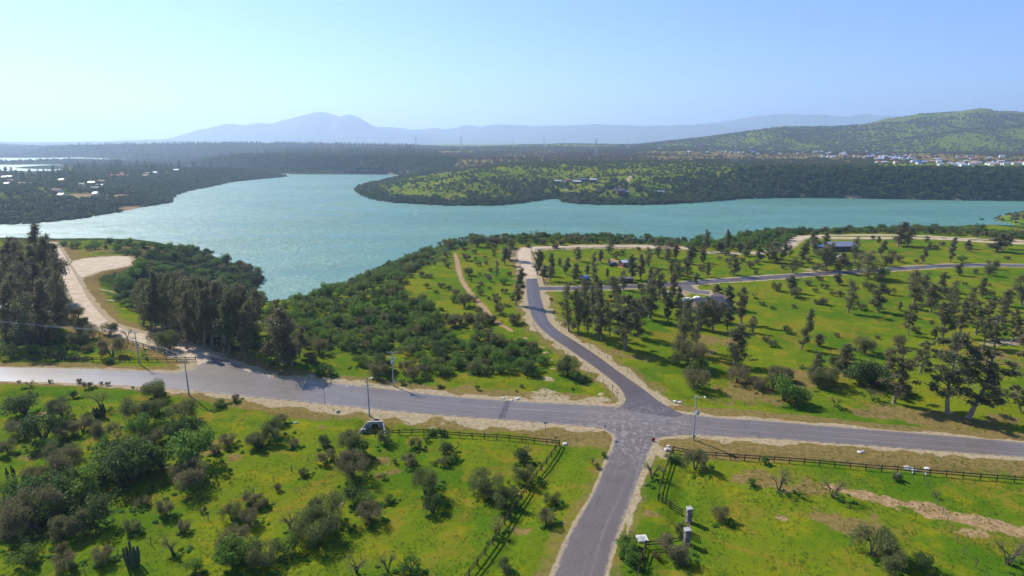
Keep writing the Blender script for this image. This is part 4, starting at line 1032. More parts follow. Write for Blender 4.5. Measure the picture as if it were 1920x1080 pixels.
# plain scrub behind
x, y = sector(130000, 1080, 3000)
d = -poly_sd(x, y, FAR)
dens = 0.12 + 0.6 * sstep(0.38, 0.62, fbm(x / 120, y / 220, 321))
k = np.where((d > 90) & (y + 0.1 * np.abs(x) > 1120) & (RNG.random(x.size) < dens))[0][:30000]
P = np.stack([x[k], y[k], height(x[k], y[k]) - 0.3], 1)
scatter_object('plain_scrub', P, RNG.uniform(4.0, 8.0, len(k)) * np.interp(y[k], [1000, 3000], [.8, 1.3]), SRC_PLAIN, 4, 'grey-brown scrub covering the flat plain beyond the lake', 'scrub')
# hills
x, y = sector(120000, 2050, 4200, -1.0, 1.0)
hz = height(x, y); d = -poly_sd(x, y, FAR)
dens = 0.05 + 0.40 * sstep(0.42, 0.64, fbm(x / 190, y / 260, 331))
k = np.where((d > 60) & (hz > 19) & (RNG.random(x.size) < dens))[0][:42000]
P = np.stack([x[k], y[k], hz[k] - 0.4], 1)
scatter_object('hill_scrub', P, RNG.uniform(5.0, 11.0, len(k)), SRC_SCRUB, 4, 'scattered scrub covering the green hill at right and far rises', 'scrub')
# left peninsula wood
x, y = sector(60000, 540, 1700, -1.1, -0.2)
d = -poly_sd(x, y, LEFT)
dens = np.where(d < 100, 1.0, 0.25 + 0.6 * sstep(.45, .58, fbm(x / 60, y / 60, 341)))
k = np.where((d > 2) & (RNG.random(x.size) < dens) & ~((x < -0.72 * y) & (y > 1230)))[0][:11000]
hz = height(x[k], y[k])
ored = np.zeros(len(k), bool)
for px, py, r in orange[:-1]:
    ox_, oy_ = un(px, py, -14); ored |= np.hypot(x[k] - ox_, (y[k] - oy_) * 0.5) < r * 1.25
k = k[~ored]; hz = hz[~ored]
P = np.stack([x[k], y[k], hz - 0.3], 1)
scatter_object('left_peninsula_wood', P, RNG.uniform(4.5, 9.0, len(k)), SRC_WOOD, 5, 'bluish dark woodland covering the peninsula at left across the water', 'woodland')
x, y = sector(9000, 850, 3900, -1.1, -0.15)
d1 = -poly_sd(x, y, LEFT); d2 = -poly_sd(x, y, FAR); hz = height(x, y)
k = np.where(((d1 > 130) | ((d2 > 60) & (y > 1900))) & (hz > LAKE + 2) & ~((x < -0.72 * y) & (y > 1180) & (y < 1900)) & (RNG.random(x.size) < .7))[0][:2600]
P = np.stack([x[k], y[k], hz[k] - 0.3], 1); h = RNG.uniform(10, 20, len(k))
scatter_object('tall_wood', P, np.stack([h * 1.0, h * 1.0, h], 1), SRC_TALL, 4, 'tall dark trees standing in bands behind the left peninsula', 'woodland')
x, y = sector(60000, 1500, 4300, -1.1, -0.12)
d1 = np.maximum(np.maximum(-poly_sd(x, y, FAR), -poly_sd(x, y, SPIT)), -poly_sd(x, y, SPIT3))
k = np.where((d1 > 4) & ((-poly_sd(x, y, SPIT2) < 0)) & (RNG.random(x.size) < .25 + .7 * sstep(.42, .55, fbm(x / 150, y / 260, 351))))[0][:16000]
P = np.stack([x[k], y[k], height(x[k], y[k]) - 0.3], 1)
scatter_object('far_left_wood', P, RNG.uniform(6, 12, len(k)), SRC_WOOD, 5, 'hazy blue woodland round the far lake arms at left', 'woodland')
# islet
x, y = sector(3000, 560, 800, 0.6, 1.0)
d = -poly_sd(x, y, ISLET); k = np.where((d > 2) & (RNG.random(x.size) < .8))[0][:220]
P = np.stack([x[k], y[k], height(x[k], y[k]) - 0.2], 1)
scatter_object('islet_scrub', P, RNG.uniform(2.5, 5.5, len(k)), SRC_PLAIN, 4, 'brown scrub on the low islet at the right edge', 'scrub')
# grass tufts
def tuft(seed):
    rng = np.random.default_rng(seed); V = []; n = 9
    for i in range(n):
        a = rng.uniform(0, 6.283); r = rng.uniform(0, .45); b = rng.uniform(0, 6.283); w = .10; h = rng.uniform(.5, 1.0)
        c = np.array([r * math.cos(a), r * math.sin(a), -0.05]); s = np.array([math.cos(b), math.sin(b), 0]) * w; l = np.array([math.cos(a), math.sin(a), 0]) * rng.uniform(.1, .5)
        V += [c - s, c + s, c + l + [0, 0, h]]
    return bpy.data.objects.new('grass_tuft', mesh_np('grass_tuft', np.array(V), np.arange(3 * n).reshape(n, 3), L_GRASS))
SRC_TUFT = source_set('grass_tufts', [tuft(600 + i) for i in range(4)])
gxs = []; gys = []
for Y0, Y1, den in ((52, 90, 3.0), (90, 140, 1.5), (140, 220, 0.35), (220, 340, 0.12)):
    n = int((Y1 ** 2 - Y0 ** 2) / 2 * 2.0 * den); x, y = sector(n, Y0, Y1); gxs.append(x); gys.append(y)
x = np.concatenate(gxs); y = np.concatenate(gys)
sd = road_sd(x, y); z = height(x, y, sd)
cl = fbm(x / 3.0, y / 3.0, 401)
k = np.where((sd > 1.2 + 2.5 * RNG.random(x.size)) & (z > -12) & (RNG.random(x.size) < sstep(.3, .6, cl)))[0]
P = np.stack([x[k], y[k], z[k]], 1)
s_ = RNG.uniform(.10, .26, len(k)) * (0.6 + 0.9 * cl[k])
scatter_object('grass', P, np.stack([s_ * 1.5, s_ * 1.5, s_], 1), SRC_TUFT, 4, 'short bright green spring grass growing over the meadows', 'grass')
print('scatter', len(k))

# ------------------------------------------------------------------ fences
WOOD = simple_mat('dark_fence_wood', (0.055, 0.038, 0.026), 0.9, 0.1, 0.4, 3.0)
GREYWOOD = simple_mat('grey_post_wood', (0.16, 0.13, 0.10), 0.9, 0.1, 0.35, 3.0)
RUST = simple_mat('rusty_wire', (0.10, 0.085, 0.07), .8, .2, .2)
STEEL = simple_mat('galvanised_steel', (0.42, 0.43, 0.45), 0.5, 0.5, 0.15, 3.0, 0.4)
CONC = simple_mat('grey_concrete', (0.34, 0.33, 0.31), 0.9, 0.15, 0.2, 2.0, 0, 0.2)
WHITE = simple_mat('white_concrete', (0.56, 0.54, 0.50), 0.8, 0.2, 0.12, 2.0)
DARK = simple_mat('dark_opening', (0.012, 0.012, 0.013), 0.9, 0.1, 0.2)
GLASS = simple_mat('window_glass', (0.03, 0.04, 0.05), 0.08, 0.6, 0.2)
POST_M = MB().tube([(0, 0, -0.3), (0, 0, 1.25)], [0.085, 0.075], 7).mesh('post', WOOD)
RAIL_M = MB().box((0.5, 0, 0), (1.0, 0.07, 0.15)).mesh('rail', WOOD)
THIN_M = MB().tube([(0, 0, -0.3), (0, 0, 1.3)], [0.06, 0.05], 6).mesh('post', GREYWOOD)
WIRE_M = MB().box((0.5, 0, 0), (1.0, 0.006, 0.006)).mesh('wire', RUST)
def ground_z(x, y): return float(height(np.array([x]), np.array([y]))[0])
def line_pts(px_pts, step):
    P = np.array([un(*p) for p in px_pts]); L = np.hypot(*np.diff(P, axis=0).T).sum()
    n = max(2, int(round(L / step)) + 1)
    Q = resample(P, n); Z = height(Q[:, 0], Q[:, 1])
    return [(float(a), float(b), float(c)) for (a, b), c in zip(Q, Z)]
def span(name, mesh, a, b, parent):
    d = Vector(b) - Vector(a); o = link(name, mesh, None, parent)
    o.rotation_euler = d.to_track_quat('X', 'Z').to_euler(); o.location = Vector(a); o.scale = (d.length, 1, 1); return o
def fence(px_pts, label, wood=True, step=2.4, group=None, heights=None, strands=(0.45, 0.8, 1.15)):
    pts = line_pts(px_pts, step); o0 = Vector(pts[0])
    root = empty('wooden_fence' if wood else 'wire_fence', pts[0]); tag(root, label, 'fence', group)
    for p in pts:
        q = link('post', POST_M if wood else THIN_M, None, root, Vector(p) - o0)
        q.rotation_euler = (random.gauss(0, .02 if wood else .05), random.gauss(0, .02 if wood else .05), random.uniform(0, 6)); q.scale = (1, 1, random.uniform(.94, 1.06) * (1 if heights is None else heights))
    for a, b in zip(pts[:-1], pts[1:]):
        for h in ((0.55, 1.02) if wood else strands):
            h *= (1 if heights is None else heights)
            hh = h + random.gauss(0, .015)
            span('rail' if wood else 'wire', RAIL_M if wood else WIRE_M, Vector(a) - o0 + Vector((0, 0, hh)), Vector(b) - o0 + Vector((0, 0, h)), root)
    return root
fence([(682, 808), (739, 813), (795, 811), (835, 815), (958, 823), (1049, 832)], 'dark two-rail fence along the main road verge by the culvert')
fence([(1049, 833), (1027, 865), (1001, 898), (960, 961), (924, 1021), (884, 1076), (850, 1130)], 'dark two-rail fence running down left of the south road')
fence([(1262, 848), (1438, 861), (1588, 874), (1699, 884), (1810, 895), (1930, 907), (2000, 914)], 'long dark two-rail fence below the main road at right', step=2.5)
fence([(1261, 850), (1254, 866), (1246, 890), (1237, 918), (1234, 938)], 'short dark fence from road corner down towards the gate')
fence([(1235, 938), (1256, 950), (1279, 963)], 'angled dark fence leading to the upper gate pillar')
fence([(1281, 1017), (1245, 1022), (1211, 1027)], 'short dark fence leading to the lower gate pillar')
fence([(1210, 1028), (1203, 1052), (1196, 1080), (1188, 1120)], 'dark fence running off the bottom edge right of the south road')
fence([(187, 630), (233, 642), (287, 657), (330, 668)], 'dark fence between gravel road and the small left paddock')
fence([(-30, 674), (0, 675), (150, 677), (233, 678), (300, 678), (367, 677)], 'dark fence along the left main road verge')
fence([(1020, 534), (1060, 533), (1110, 533), (1160, 529)], 'dark fence bounding the plot above the branch road', heights=0.95, step=3.0)
fence([(995, 470), (1004, 490), (1014, 510), (1020, 534)], 'dark fence along the gravel bend plot', heights=0.95, step=3.0)
fence([(1003, 470), (1060, 467.5), (1120, 466.5), (1200, 466.5)], 'far dark fence along the lakeside gravel road', heights=0.95, step=4.0)
fence([(1725, 884), (1738, 910), (1752, 937), (1766, 961), (1784, 1001), (1803, 1038), (1826, 1062), (1850, 1090)], 'wire fence with thin posts crossing the red dirt at right', False, 2.6)
fence([(667, 811), (638, 828), (600, 850), (558, 873), (530, 895), (502, 908), (480, 922), (437, 945), (405, 965), (376, 980), (313, 1008), (278, 1025), (205, 1055), (160, 1078)], 'wire fence slanting through the foreground meadow at left', False, 4.0)
fence([(1405, 540), (1460, 556), (1520, 572), (1590, 591), (1640, 603), (1710, 620), (1745, 632)], 'thin wire fence across the yellow meadow below the branch road', False, 4.0, heights=1.0)
fence([(1475, 650), (1500, 657), (1530, 663), (1560, 664), (1610, 660), (1650, 656)], 'thin wire fence by the lone leaning eucalyptus in the meadow', False, 3.6)
fence([(1000, 610), (1008, 627), (1033, 644), (1064, 666), (1093, 690), (1124, 716), (1148, 733)], 'line of wire fence posts left of the north road', False, 4.2, strands=(0.5, 1.1))
fence([(1040, 600), (1078, 632), (1096, 645), (1130, 668), (1172, 694), (1205, 716), (1235, 738)], 'line of wire fence posts right of the north road', False, 4.6, strands=(0.5, 1.1))

# ------------------------------------------------------------------ utility poles and wires
def pole(px, py, top_y, label, arms, transformer=None, lamp=False, rz=0.3, base_box=False):
    x, y = un(px, py); z = ground_z(x, y)
    d = rayd(px, top_y); h = CAM_H + d[2] * y / d[1] - z
    root = empty('utility_pole', (x, y, z), rz); tag(root, label, 'utility pole', 'utility poles along the main road')
    MB().tube([(0, 0, -0.4), (0, 0, h)], [0.17, 0.10], 10).build('pole_shaft', CONC, root)
    ends = []
    for k, (dz, w) in enumerate(arms):
        a = MB().box((0, 0.14, h - dz), (w, 0.12, 0.14)).build('crossarm', CONC if k == 0 else STEEL, root)
        for s in (-0.46, -0.1, 0.46):
            MB().tube([(s * w, 0.14, h - dz + 0.07), (s * w, 0.14, h - dz + 0.17), (s * w, 0.14, h - dz + 0.30)], [0.06, 0.08, 0.04], 8).build('insulator', WHITE, a)
            if k == 0: ends.append(root.matrix_basis @ Vector((s * w, 0.14, h - dz + 0.3)))
        MB().box((w * 0.22, 0.10, h - dz - 0.25), (0.05, 0.05, 0.62), 0).build('brace', STEEL, root)
    if transformer:
        t_ = MB().box((0, -0.42, h - transformer), (0.62, 0.5, 0.75)).build('transformer', STEEL, root)
        for s in (-0.18, 0.0, 0.18): MB().tube([(s, -0.42, h - transformer + 0.38), (s, -0.42, h - transformer + 0.62)], [0.05, 0.03], 6).build('bushing', WHITE, t_)
        MB().box((0.38, -0.42, h - transformer), (0.12, 0.4, 0.6)).build('cooling_fin', STEEL, t_)
    if lamp:
        MB().tube([(0, 0, h - 0.6), (0.3, -0.5, h - 0.15), (0.7, -1.0, h + 0.1)], [0.04, 0.035, 0.03], 6).build('lamp_arm', STEEL, root)
        MB().box((0.85, -1.2, h + 0.12), (0.26, 0.6, 0.12), -0.6).build('lamp_head', WHITE, root)
    if base_box: MB().box((0.26, -0.05, 0.9), (0.22, 0.3, 0.5)).build('meter_box', WHITE, root)
    return root, ends
_, e1 = pole(262, 683, 622, 'grey pole beside the left paddock fence above the main road', [(0.25, 1.6)], rz=0.5)
_, e2 = pole(355, 742, 675, 'grey pole on the near verge opposite the gravel road mouth', [(0.2, 2.2)], rz=0.5)
pole(738, 724, 660, 'pole with two crossarms and transformer above the main road', [(0.15, 2.3), (1.5, 2.0)], 2.4, rz=0.0, base_box=True)
pole(693, 781, 706, 'pole with lamp standing beside the culvert headwall', [(2.0, 2.2)], None, True, rz=0.2)
pole(1299.5, 825, 743, 'pole with transformer right of the crossroads', [(0.35, 0.9)], 3.2, True, rz=0.5, base_box=True)
def wires(A, B, label, sag=0.7):
    o0 = A[0]; root = empty('overhead_wire', o0); tag(root, label, 'wire')
    for a, b in zip(A, B):
        pts = [a.lerp(b, t) - Vector((0, 0, sag * 4 * t * (1 - t))) - o0 for t in [i / 10 for i in range(11)]]
        MB().tube(pts, 0.018, 4).build('strand', STEEL, root)
bpy.context.view_layer.update()
wires(e1, e2, 'overhead wires between the two grey poles at left')
wires(e1, [p + Vector((-62, 14, 0.5)) for p in e1], 'overhead wires running off to the left edge')

# ------------------------------------------------------------------ road signs and small roadside things
SIGNBACK = simple_mat('sign_back', (0.22, 0.22, 0.23), 0.5, 0.4, 0.1)
RED = simple_mat('red_paint', (0.45, 0.03, 0.025), 0.5, 0.4, 0.15)
def sign(px, py, top_y, label, w, hh, rz, mat=SIGNBACK, octagon=False):
    x, y = un(px, py); z = ground_z(x, y); d = rayd(px, top_y); h = max(0.6, CAM_H + d[2] * y / d[1] - z)
    root = empty('road_sign', (x, y, z), rz); tag(root, label, 'sign')
    MB().tube([(0, 0, -0.3), (0, 0, h)], 0.045, 8).build('post', GREYWOOD, root)
    if octagon:
        n = 8; m = MB(); r = w / 2
        vs = [(r * math.cos(2 * math.pi * (k + .5) / n), yy, h - r + r * math.sin(2 * math.pi * (k + .5) / n)) for yy in (-0.07, -0.05) for k in range(n)]
        m.add(vs, [tuple(range(n)), tuple(range(n, 2 * n))[::-1]] + [(k, k + n, (k + 1) % n + n, (k + 1) % n) for k in range(n)]); m.build('panel', mat, root)
    else: MB().box((0, -0.06, h - hh / 2), (w, 0.02, hh)).build('panel', mat, root)
    MB().box((0, -0.03, h - hh * 0.5), (w * 0.5, 0.03, 0.05)).build('bracket', STEEL, root)
sign(609.5, 760, 722, 'tall thin sign post edge-on beside the main road at left', 1.3, 0.8, 1.35)
sign(1023, 811, 791, 'small dark sign above the fence left of the south road', 0.8, 0.35, 0.4)
sign(1133.5, 820, 798, 'small sign at the left corner of the south road mouth', 0.9, 0.4, 0.9)
sign(1156.5, 747, 729, 'small sign at the left corner of the north road mouth', 0.5, 0.5, 1.2)
sign(1148, 733, 722, 'thin marker sign behind the north road corner sign', 0.35, 0.5, 0.5)
sign(1224.5, 827, 820, 'low red octagonal sign at right corner of south road', 0.75, 0.75, 0.2, RED, True)
def slab(px, py, size, rz, mat, label, name='concrete_slab', cat='slab', ring=False, lift=0.0):
    x, y = un(px, py); z = ground_z(x, y)
    root = empty(name, (x, y, z + lift), rz); tag(root, label, cat)
    b = MB().box((0, 0, size[2] / 2 - 0.03), size, 0, 0.94).build('block', mat, root)
    MB().box((0, 0, size[2] - 0.005), (size[0] * 0.8, size[1] * 0.8, 0.05), 0, 0.95).build('lid', mat, root)
    if ring: MB().tube([(0, 0, size[2] + 0.02), (0, 0, size[2] + 0.06)], [min(size[:2]) * 0.3] * 2, 16).build('cover', CONC, root)
    return root
slab(1204, 1011, (1.6, 1.5, 0.25), 0.1, WHITE, 'pale manhole slab at the lower fence corner right of south road', 'manhole_slab', 'manhole', True)
slab(1059, 830, (0.75, 0.7, 0.3), 0.2, WHITE, 'white slab at the corner of the two left fences')
slab(1251, 844, (1.0, 0.75, 0.35), 0.1, WHITE, 'white utility box at the fence start right of crossroads', 'utility_box', 'box', True)
slab(1253, 837, (0.6, 0.5, 0.2), 0.3, WHITE, 'small white slab behind the white utility box')
slab(681, 803, (1.0, 0.9, 0.75), 0.2, CONC, 'grey concrete box with white cap beside the culvert', 'utility_box', 'box', True)
slab(1684, 890, (0.8, 0.25, 0.4), 0.3, WHITE, 'white marker block below the long right fence', 'marker_block', 'marker')
slab(1713, 884, (0.25, 0.25, 0.5), 0.1, WHITE, 'white stub left of the wire fence end', 'marker_block', 'marker')
slab(1737, 886, (0.25, 0.25, 0.5), 0.1, WHITE, 'white stub right of the wire fence end', 'marker_block', 'marker')
def rock(px, py, r, mat, label, group=None):
    x, y = un(px, py); z = ground_z(x, y); bm = bmesh.new(); bmesh.ops.create_icosphere(bm, subdivisions=2, radius=1)
    for v in bm.verts: v.co *= random.uniform(.82, 1.12); v.co.x *= r; v.co.y *= r * .8; v.co.z *= r * .42
    me = bpy.data.meshes.new('stone'); bm.to_mesh(me); bm.free(); me.materials.append(mat)
    o = link('stone', me, None, None, (x, y, z + r * 0.12)); tag(o, label, 'stone', group)
rock(1266, 753, 0.5, WHITE, 'left white stone right of the north road mouth'); rock(1275, 755, 0.5, WHITE, 'right white stone right of the north road mouth')
rock(943, 747, 0.45, WHITE, 'leftmost white stone on the upper main road verge'); rock(959.5, 751, 0.45, WHITE, 'middle white stone on the upper main road verge'); rock(970, 748, 0.55, WHITE, 'rightmost white stone on the upper main road verge')
rock(1703, 875, .8, CONC, 'left pale rubble stone beside the long right fence'); rock(1712, 877, .65, WHITE, 'right pale rubble stone beside the long right fence'); rock(1739, 876, .55, WHITE, 'small pale rubble stone right of the large one')
rock(651, 724, .5, WHITE, 'white stone in the rubble by the sign pole'); rock(660, 723, .5, CONC, 'grey stone in the rubble by the sign pole'); rock(1612, 848, .5, WHITE, 'pale stone on the verge below the main road right')
rock(1619, 846, .35, CONC, 'small grey stone on the verge below main road right'); rock(1154, 826, .25, CONC, 'tiny dark stone at the south road left kerb'); rock(555, 794, .5, CONC, 'grey stone in the grass left of the culvert')
# culvert headwall
DCONC = simple_mat('stained_concrete', (0.36, 0.34, 0.31), .9, .1, .3, 1.5, 0, .2)
cx, cy_ = CULVERT; cz = ground_z(cx, cy_ - 1.2)
cul = empty('culvert_headwall', (cx, cy_, cz), 0.06); tag(cul, 'concrete culvert headwall with dark pipe mouth below the main road', 'culvert')
hw = MB(); R0 = 0.72; n = 16; W2, H2 = 1.5, 1.75; zc_ = 0.75
ring = [(R0 * math.cos(2 * math.pi * k / n), R0 * math.sin(2 * math.pi * k / n) + zc_) for k in range(n)]
def edge_pt(a):
    dx, dz = math.cos(a), math.sin(a); s = min(W2 / max(1e-6, abs(dx)), ((H2 - zc_) if dz > 0 else (zc_ + 0.3)) / max(1e-6, abs(dz))); return (dx * s, zc_ + dz * s)
outer = [edge_pt(2 * math.pi * k / n) for k in range(n)]
for yy, fl in ((-0.0, 1), (0.3, -1)):
    vs = [(p[0], yy, p[1]) for p in ring] + [(p[0], yy, p[1]) for p in outer]
    hw.add(vs, [((k, (k + 1) % n, n + (k + 1) % n, n + k)[::fl]) for k in range(n)])
hw.build('headwall', DCONC, cul)
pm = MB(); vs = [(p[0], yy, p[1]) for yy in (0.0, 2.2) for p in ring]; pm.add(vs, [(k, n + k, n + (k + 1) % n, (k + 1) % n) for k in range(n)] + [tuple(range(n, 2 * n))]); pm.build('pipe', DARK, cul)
MB().box((0, 0.15, H2 + 0.09), (2 * W2 + 0.1, 0.42, 0.14)).build('coping', CONC, cul)
for s in (-1, 1):
    m = MB(); x0, x1 = s * W2, s * (W2 + (1.3 if s < 0 else 0.8)); y1 = -2.4; t_ = 0.22
    m.add([(x0, 0, -0.4), (x0, 0, H2), (x1, y1, 0.35), (x1, y1, -0.4), (x0 + s * t_, 0, -0.4), (x0 + s * t_, 0, H2), (x1 + s * t_, y1, 0.35), (x1 + s * t_, y1, -0.4)],
          [(0, 1, 2, 3), (7, 6, 5, 4), (1, 5, 6, 2), (3, 2, 6, 7), (0, 4, 5, 1)])
    w_ = m.build('wing_wall', DCONC, cul)
    MB().add([(x0, 0, H2 + .003), (x1, y1, .353), (x1 + s * t_, y1, .353), (x0 + s * t_, 0, H2 + .003), (x0, 0, H2 + .1), (x1, y1, .45), (x1 + s * t_, y1, .45), (x0 + s * t_, 0, H2 + .1)], [(0, 1, 2, 3), (7, 6, 5, 4), (0, 4, 5, 1), (1, 5, 6, 2), (2, 6, 7, 3), (3, 7, 4, 0)]).build('coping', CONC, w_)
# gate pillars
STONE = [simple_mat('pillar_stone_a', (0.22, 0.17, 0.14), 0.9, .1, .3, 4), simple_mat('pillar_stone_b', (0.30, 0.25, 0.21), 0.9, .1, .3, 4), simple_mat('pillar_stone_c', (0.16, 0.13, 0.115), 0.9, .1, .3, 4)]
STM = [MB().box((0, 0, 0), (0.30, 0.10, 0.20), 0, 0.92).mesh('stone', s) for s in STONE]
def pillar(px, py, label):
    x, y = un(px, py); z = ground_z(x, y); root = empty('gate_pillar', (x, y, z), 0.15); tag(root, label, 'gate pillar', 'gate pillars')
    MB().box((0, 0, 1.05), (0.62, 0.62, 2.5)).build('core', STONE[2], root)
    for side in range(4):
        for r in range(10):
            for c in range(2):
                o = link('stone', random.choice(STM), None, root); a = side * math.pi / 2; lx = -0.165 + c * 0.33 + (0.05 if r % 2 else -0.05); dd = 0.335 + random.uniform(-.01, .02)
                o.location = (lx * math.cos(a) - -dd * -math.sin(a) * -1 if False else lx * math.cos(a) + dd * math.sin(a), lx * math.sin(a) - dd * math.cos(a), 0.12 + r * 0.218); o.rotation_euler = (random.gauss(0, .03), 0, a); o.scale = (random.uniform(.85, 1.0), 1, random.uniform(.85, 1.02))
    MB().box((0, 0, 2.38), (0.9, 0.9, 0.14), 0, 0.9).build('cap', CONC, root)
pillar(1291, 977, 'upper stone gate pillar with pale cap right of south road'); pillar(1287, 1020, 'lower stone gate pillar with pale cap right of south road')
gx_, gy_ = un(1293, 1003); gate = empty('gate_leaf', (gx_, gy_, ground_z(gx_, gy_)), 1.45); tag(gate, 'open weathered wooden gate leaf between the two pillars', 'gate')
for k in range(5): MB().box((0, 0, 0.25 + k * 0.28), (2.2, 0.04, 0.14)).build('board', GREYWOOD, gate)
for s in (-1.0, 1.0): MB().box((s, 0.05, 0.8), (0.1, 0.05, 1.4)).build('stile', GREYWOOD, gate)

# ------------------------------------------------------------------ houses
def house(name, x, y, z, rz, L, W, H, roof_h, wall, roofm, label, cat='house', group=None, windows=True, eave=0.5, chimney=False, gable=True):
    root = empty(name, (x, y, z), rz); tag(root, label, cat, group)
    m = MB(); l, w = L / 2, W / 2
    m.add([(-l, -w, -1.0), (l, -w, -1.0), (l, w, -1.0), (-l, w, -1.0), (-l, -w, H), (l, -w, H), (l, w, H), (-l, w, H), (-l, 0, H + roof_h), (l, 0, H + roof_h)],
          [(0, 1, 5, 4), (2, 3, 7, 6), (1, 2, 6, 9, 5), (3, 0, 4, 8, 7)])
    m.build('wall', wall, root)
    r = MB(); le, t_ = l + eave, 0.12; sl = roof_h / w; we = w + eave; ze = H - sl * eave
    for s in (-1, 1):
        r.add([(-le, s * we, ze + .02), (le, s * we, ze + .02), (le, 0, H + roof_h + .02), (-le, 0, H + roof_h + .02), (-le, s * we, ze + t_), (le, s * we, ze + t_), (le, 0, H + roof_h + t_ + .02), (-le, 0, H + roof_h + t_ + .02)],
              [(0, 1, 2, 3), (7, 6, 5, 4), (0, 4, 5, 1), (1, 5, 6, 2), (3, 7, 4, 0)])
    rf = r.build('roof', roofm, root)
    if chimney: MB().box((l * 0.4, w * 0.3, H + roof_h * 0.9), (0.6, 0.6, 1.6)).build('chimney', CONC, rf)
    if windows:
        for s in (-1, 1):
            n = max(2, int(L / 3.2))
            for k in range(n):
                xx = -l + (k + .5) * L / n
                if s < 0 and k == n // 2:
                    d_ = MB().box((xx, s * (w + 0.02), 1.0), (0.95, 0.08, 2.1)).build('door', GREYWOOD, root); continue
                wd = MB().box((xx, s * (w + 0.03), H * 0.55), (1.3, 0.1, 1.1)).build('window', WHITE, root)
                MB().box((xx, s * (w + 0.07), H * 0.55), (1.1, 0.06, 0.9)).build('pane', GLASS, wd)
        for s in (-1, 1):
            wd = MB().box((s * (l + 0.03), 0, H * 0.55), (0.1, 1.3, 1.1)).build('window', WHITE, root); MB().box((s * (l + 0.07), 0, H * 0.55), (0.06, 1.1, 0.9)).build('pane', GLASS, wd)
    return root
def at(px, py):
    x, y, z = hit([px], [py]); return float(x[0]), float(y[0]), float(z[0])
R_GREY = simple_mat('grey_shingle_roof', (0.10, 0.10, 0.115), 0.7, .3, .2, 1.0); R_BLUE = simple_mat('bluish_metal_roof', (0.22, 0.24, 0.29), 0.35, .5, .1, .5)
R_WHITE = simple_mat('white_metal_roof', (0.44, 0.45, 0.48), 0.4, .4, .06, .5); R_RED = simple_mat('red_tile_roof', (0.36, 0.13, 0.08), 0.8, .2, .2, 1.5); R_BROWN = simple_mat('brown_roof', (0.20, 0.12, 0.085), .8, .2, .2, 1.5)
R_TEAL = simple_mat('blue_painted_roof', (0.05, 0.17, 0.50), .5, .3, .1, .5); R_TAN = simple_mat('tan_roof', (0.45, 0.32, 0.20), .8, .2, .15, 1.)
W_TAN = simple_mat('tan_boards', (0.25, 0.18, 0.12), .85, .2, .2, 2.); R_BROWN2 = simple_mat('dark_brown_roof', (0.085, 0.06, 0.058), .8, .2, .2, 1.5); W_CREAM = simple_mat('cream_render', (0.62, 0.54, 0.42), .85, .2, .1, 1.); W_WHITE = simple_mat('white_render', (0.74, 0.73, 0.70), .85, .2, .08, 1.); W_WOOD = simple_mat('dark_stained_boards', (0.10, 0.055, 0.035), .8, .2, .25, 2.); W_RED = simple_mat('red_boards', (0.22, 0.05, 0.03), .7, .2, .2, 2.); W_PINK = simple_mat('pinkish_render', (0.50, 0.30, 0.24), .85, .2, .1, 1.)
x, y, z = at(1325, 583); house('house', x, y, z, 0.25, 10, 6.5, 2.6, 1.9, W_TAN, R_GREY, 'grey roofed tan house among eucalyptus below the branch road', chimney=True)
x, y, z = at(1352, 577); house('house_annex', x, y, z, 1.8, 6.5, 5, 2.5, 1.8, W_TAN, R_BROWN2, 'brown roofed annex at the right of the tan house')
def dome(px, py, r, label):
    x, y, z = at(px, py); root = empty('dome', (x, y, z)); tag(root, label, 'dome'); bm = bmesh.new(); bmesh.ops.create_icosphere(bm, subdivisions=2, radius=r)
    bmesh.ops.bisect_plane(bm, geom=bm.verts[:] + bm.edges[:] + bm.faces[:], plane_co=(0, 0, -0.1), plane_no=(0, 0, -1), clear_outer=True)
    me = bpy.data.meshes.new('shell'); bm.to_mesh(me); bm.free(); me.materials.append(W_WHITE); link('shell', me, None, root)
    MB().box((0, -r + .1, 0.8), (1.0, 0.3, 1.7)).build('door', GREYWOOD, root)
dome(1289, 572, 2.6, 'larger white dome left of the grey roofed house'); dome(1307, 565, 1.9, 'smaller white dome behind the grey roofed house')
x, y, z = at(1573, 470); house('cabin', x, y, z, 0.05, 13, 7, 2.9, 1.6, W_WOOD, R_BLUE, 'dark wooden cabin with bluish metal roof near the right shore', 'cabin')
x, y, z = at(1589, 469); house('cabin_annex', x, y, z, 0.05, 7, 6, 2.6, 1.2, W_WOOD, R_GREY, 'dark grey roofed annex right of the wooden cabin', 'cabin')
x, y, z = at(1174, 499); house('shed', x, y, z, 0.4, 5.5, 4.0, 2.2, 0.6, W_RED, R_WHITE, 'red shed with white metal roof in the upper plot', 'shed', windows=True)
x, y, z = at(1173, 530); house('carport', x, y, z, -0.02, 5.5, 3, 1.8, 0.3, W_WOOD, R_GREY, 'low dark shelter beside the branch road', 'shelter', windows=False, eave=.3)
x, y, z = at(-6, 600); house('house', x, y, z, 0.5, 9, 6, 2.8, 1.4, W_WOOD, R_WHITE, 'white roofed dark house cut by the left edge')
BLUE = simple_mat('blue_plastic', (0.02, 0.16, 0.62), .45, .4, .1)
def pool(px, py, L, W, label):
    x, y, z = at(px, py); root = empty('pool', (x, y, z), 0.05); tag(root, label, 'pool')
    MB().box((0, 0, 0.45), (L, W, 0.95)).build('pool_wall', BLUE, root); MB().box((0, 0, 0.95), (L + .25, W + .25, 0.12)).build('rim', WHITE, root); MB().box((0, 0, 1.03), (L - .2, W - .2, .06)).build('water_surface', BLUE, root)
pool(1543, 464, 10, 5, 'blue above-ground pool left of the dark cabin')
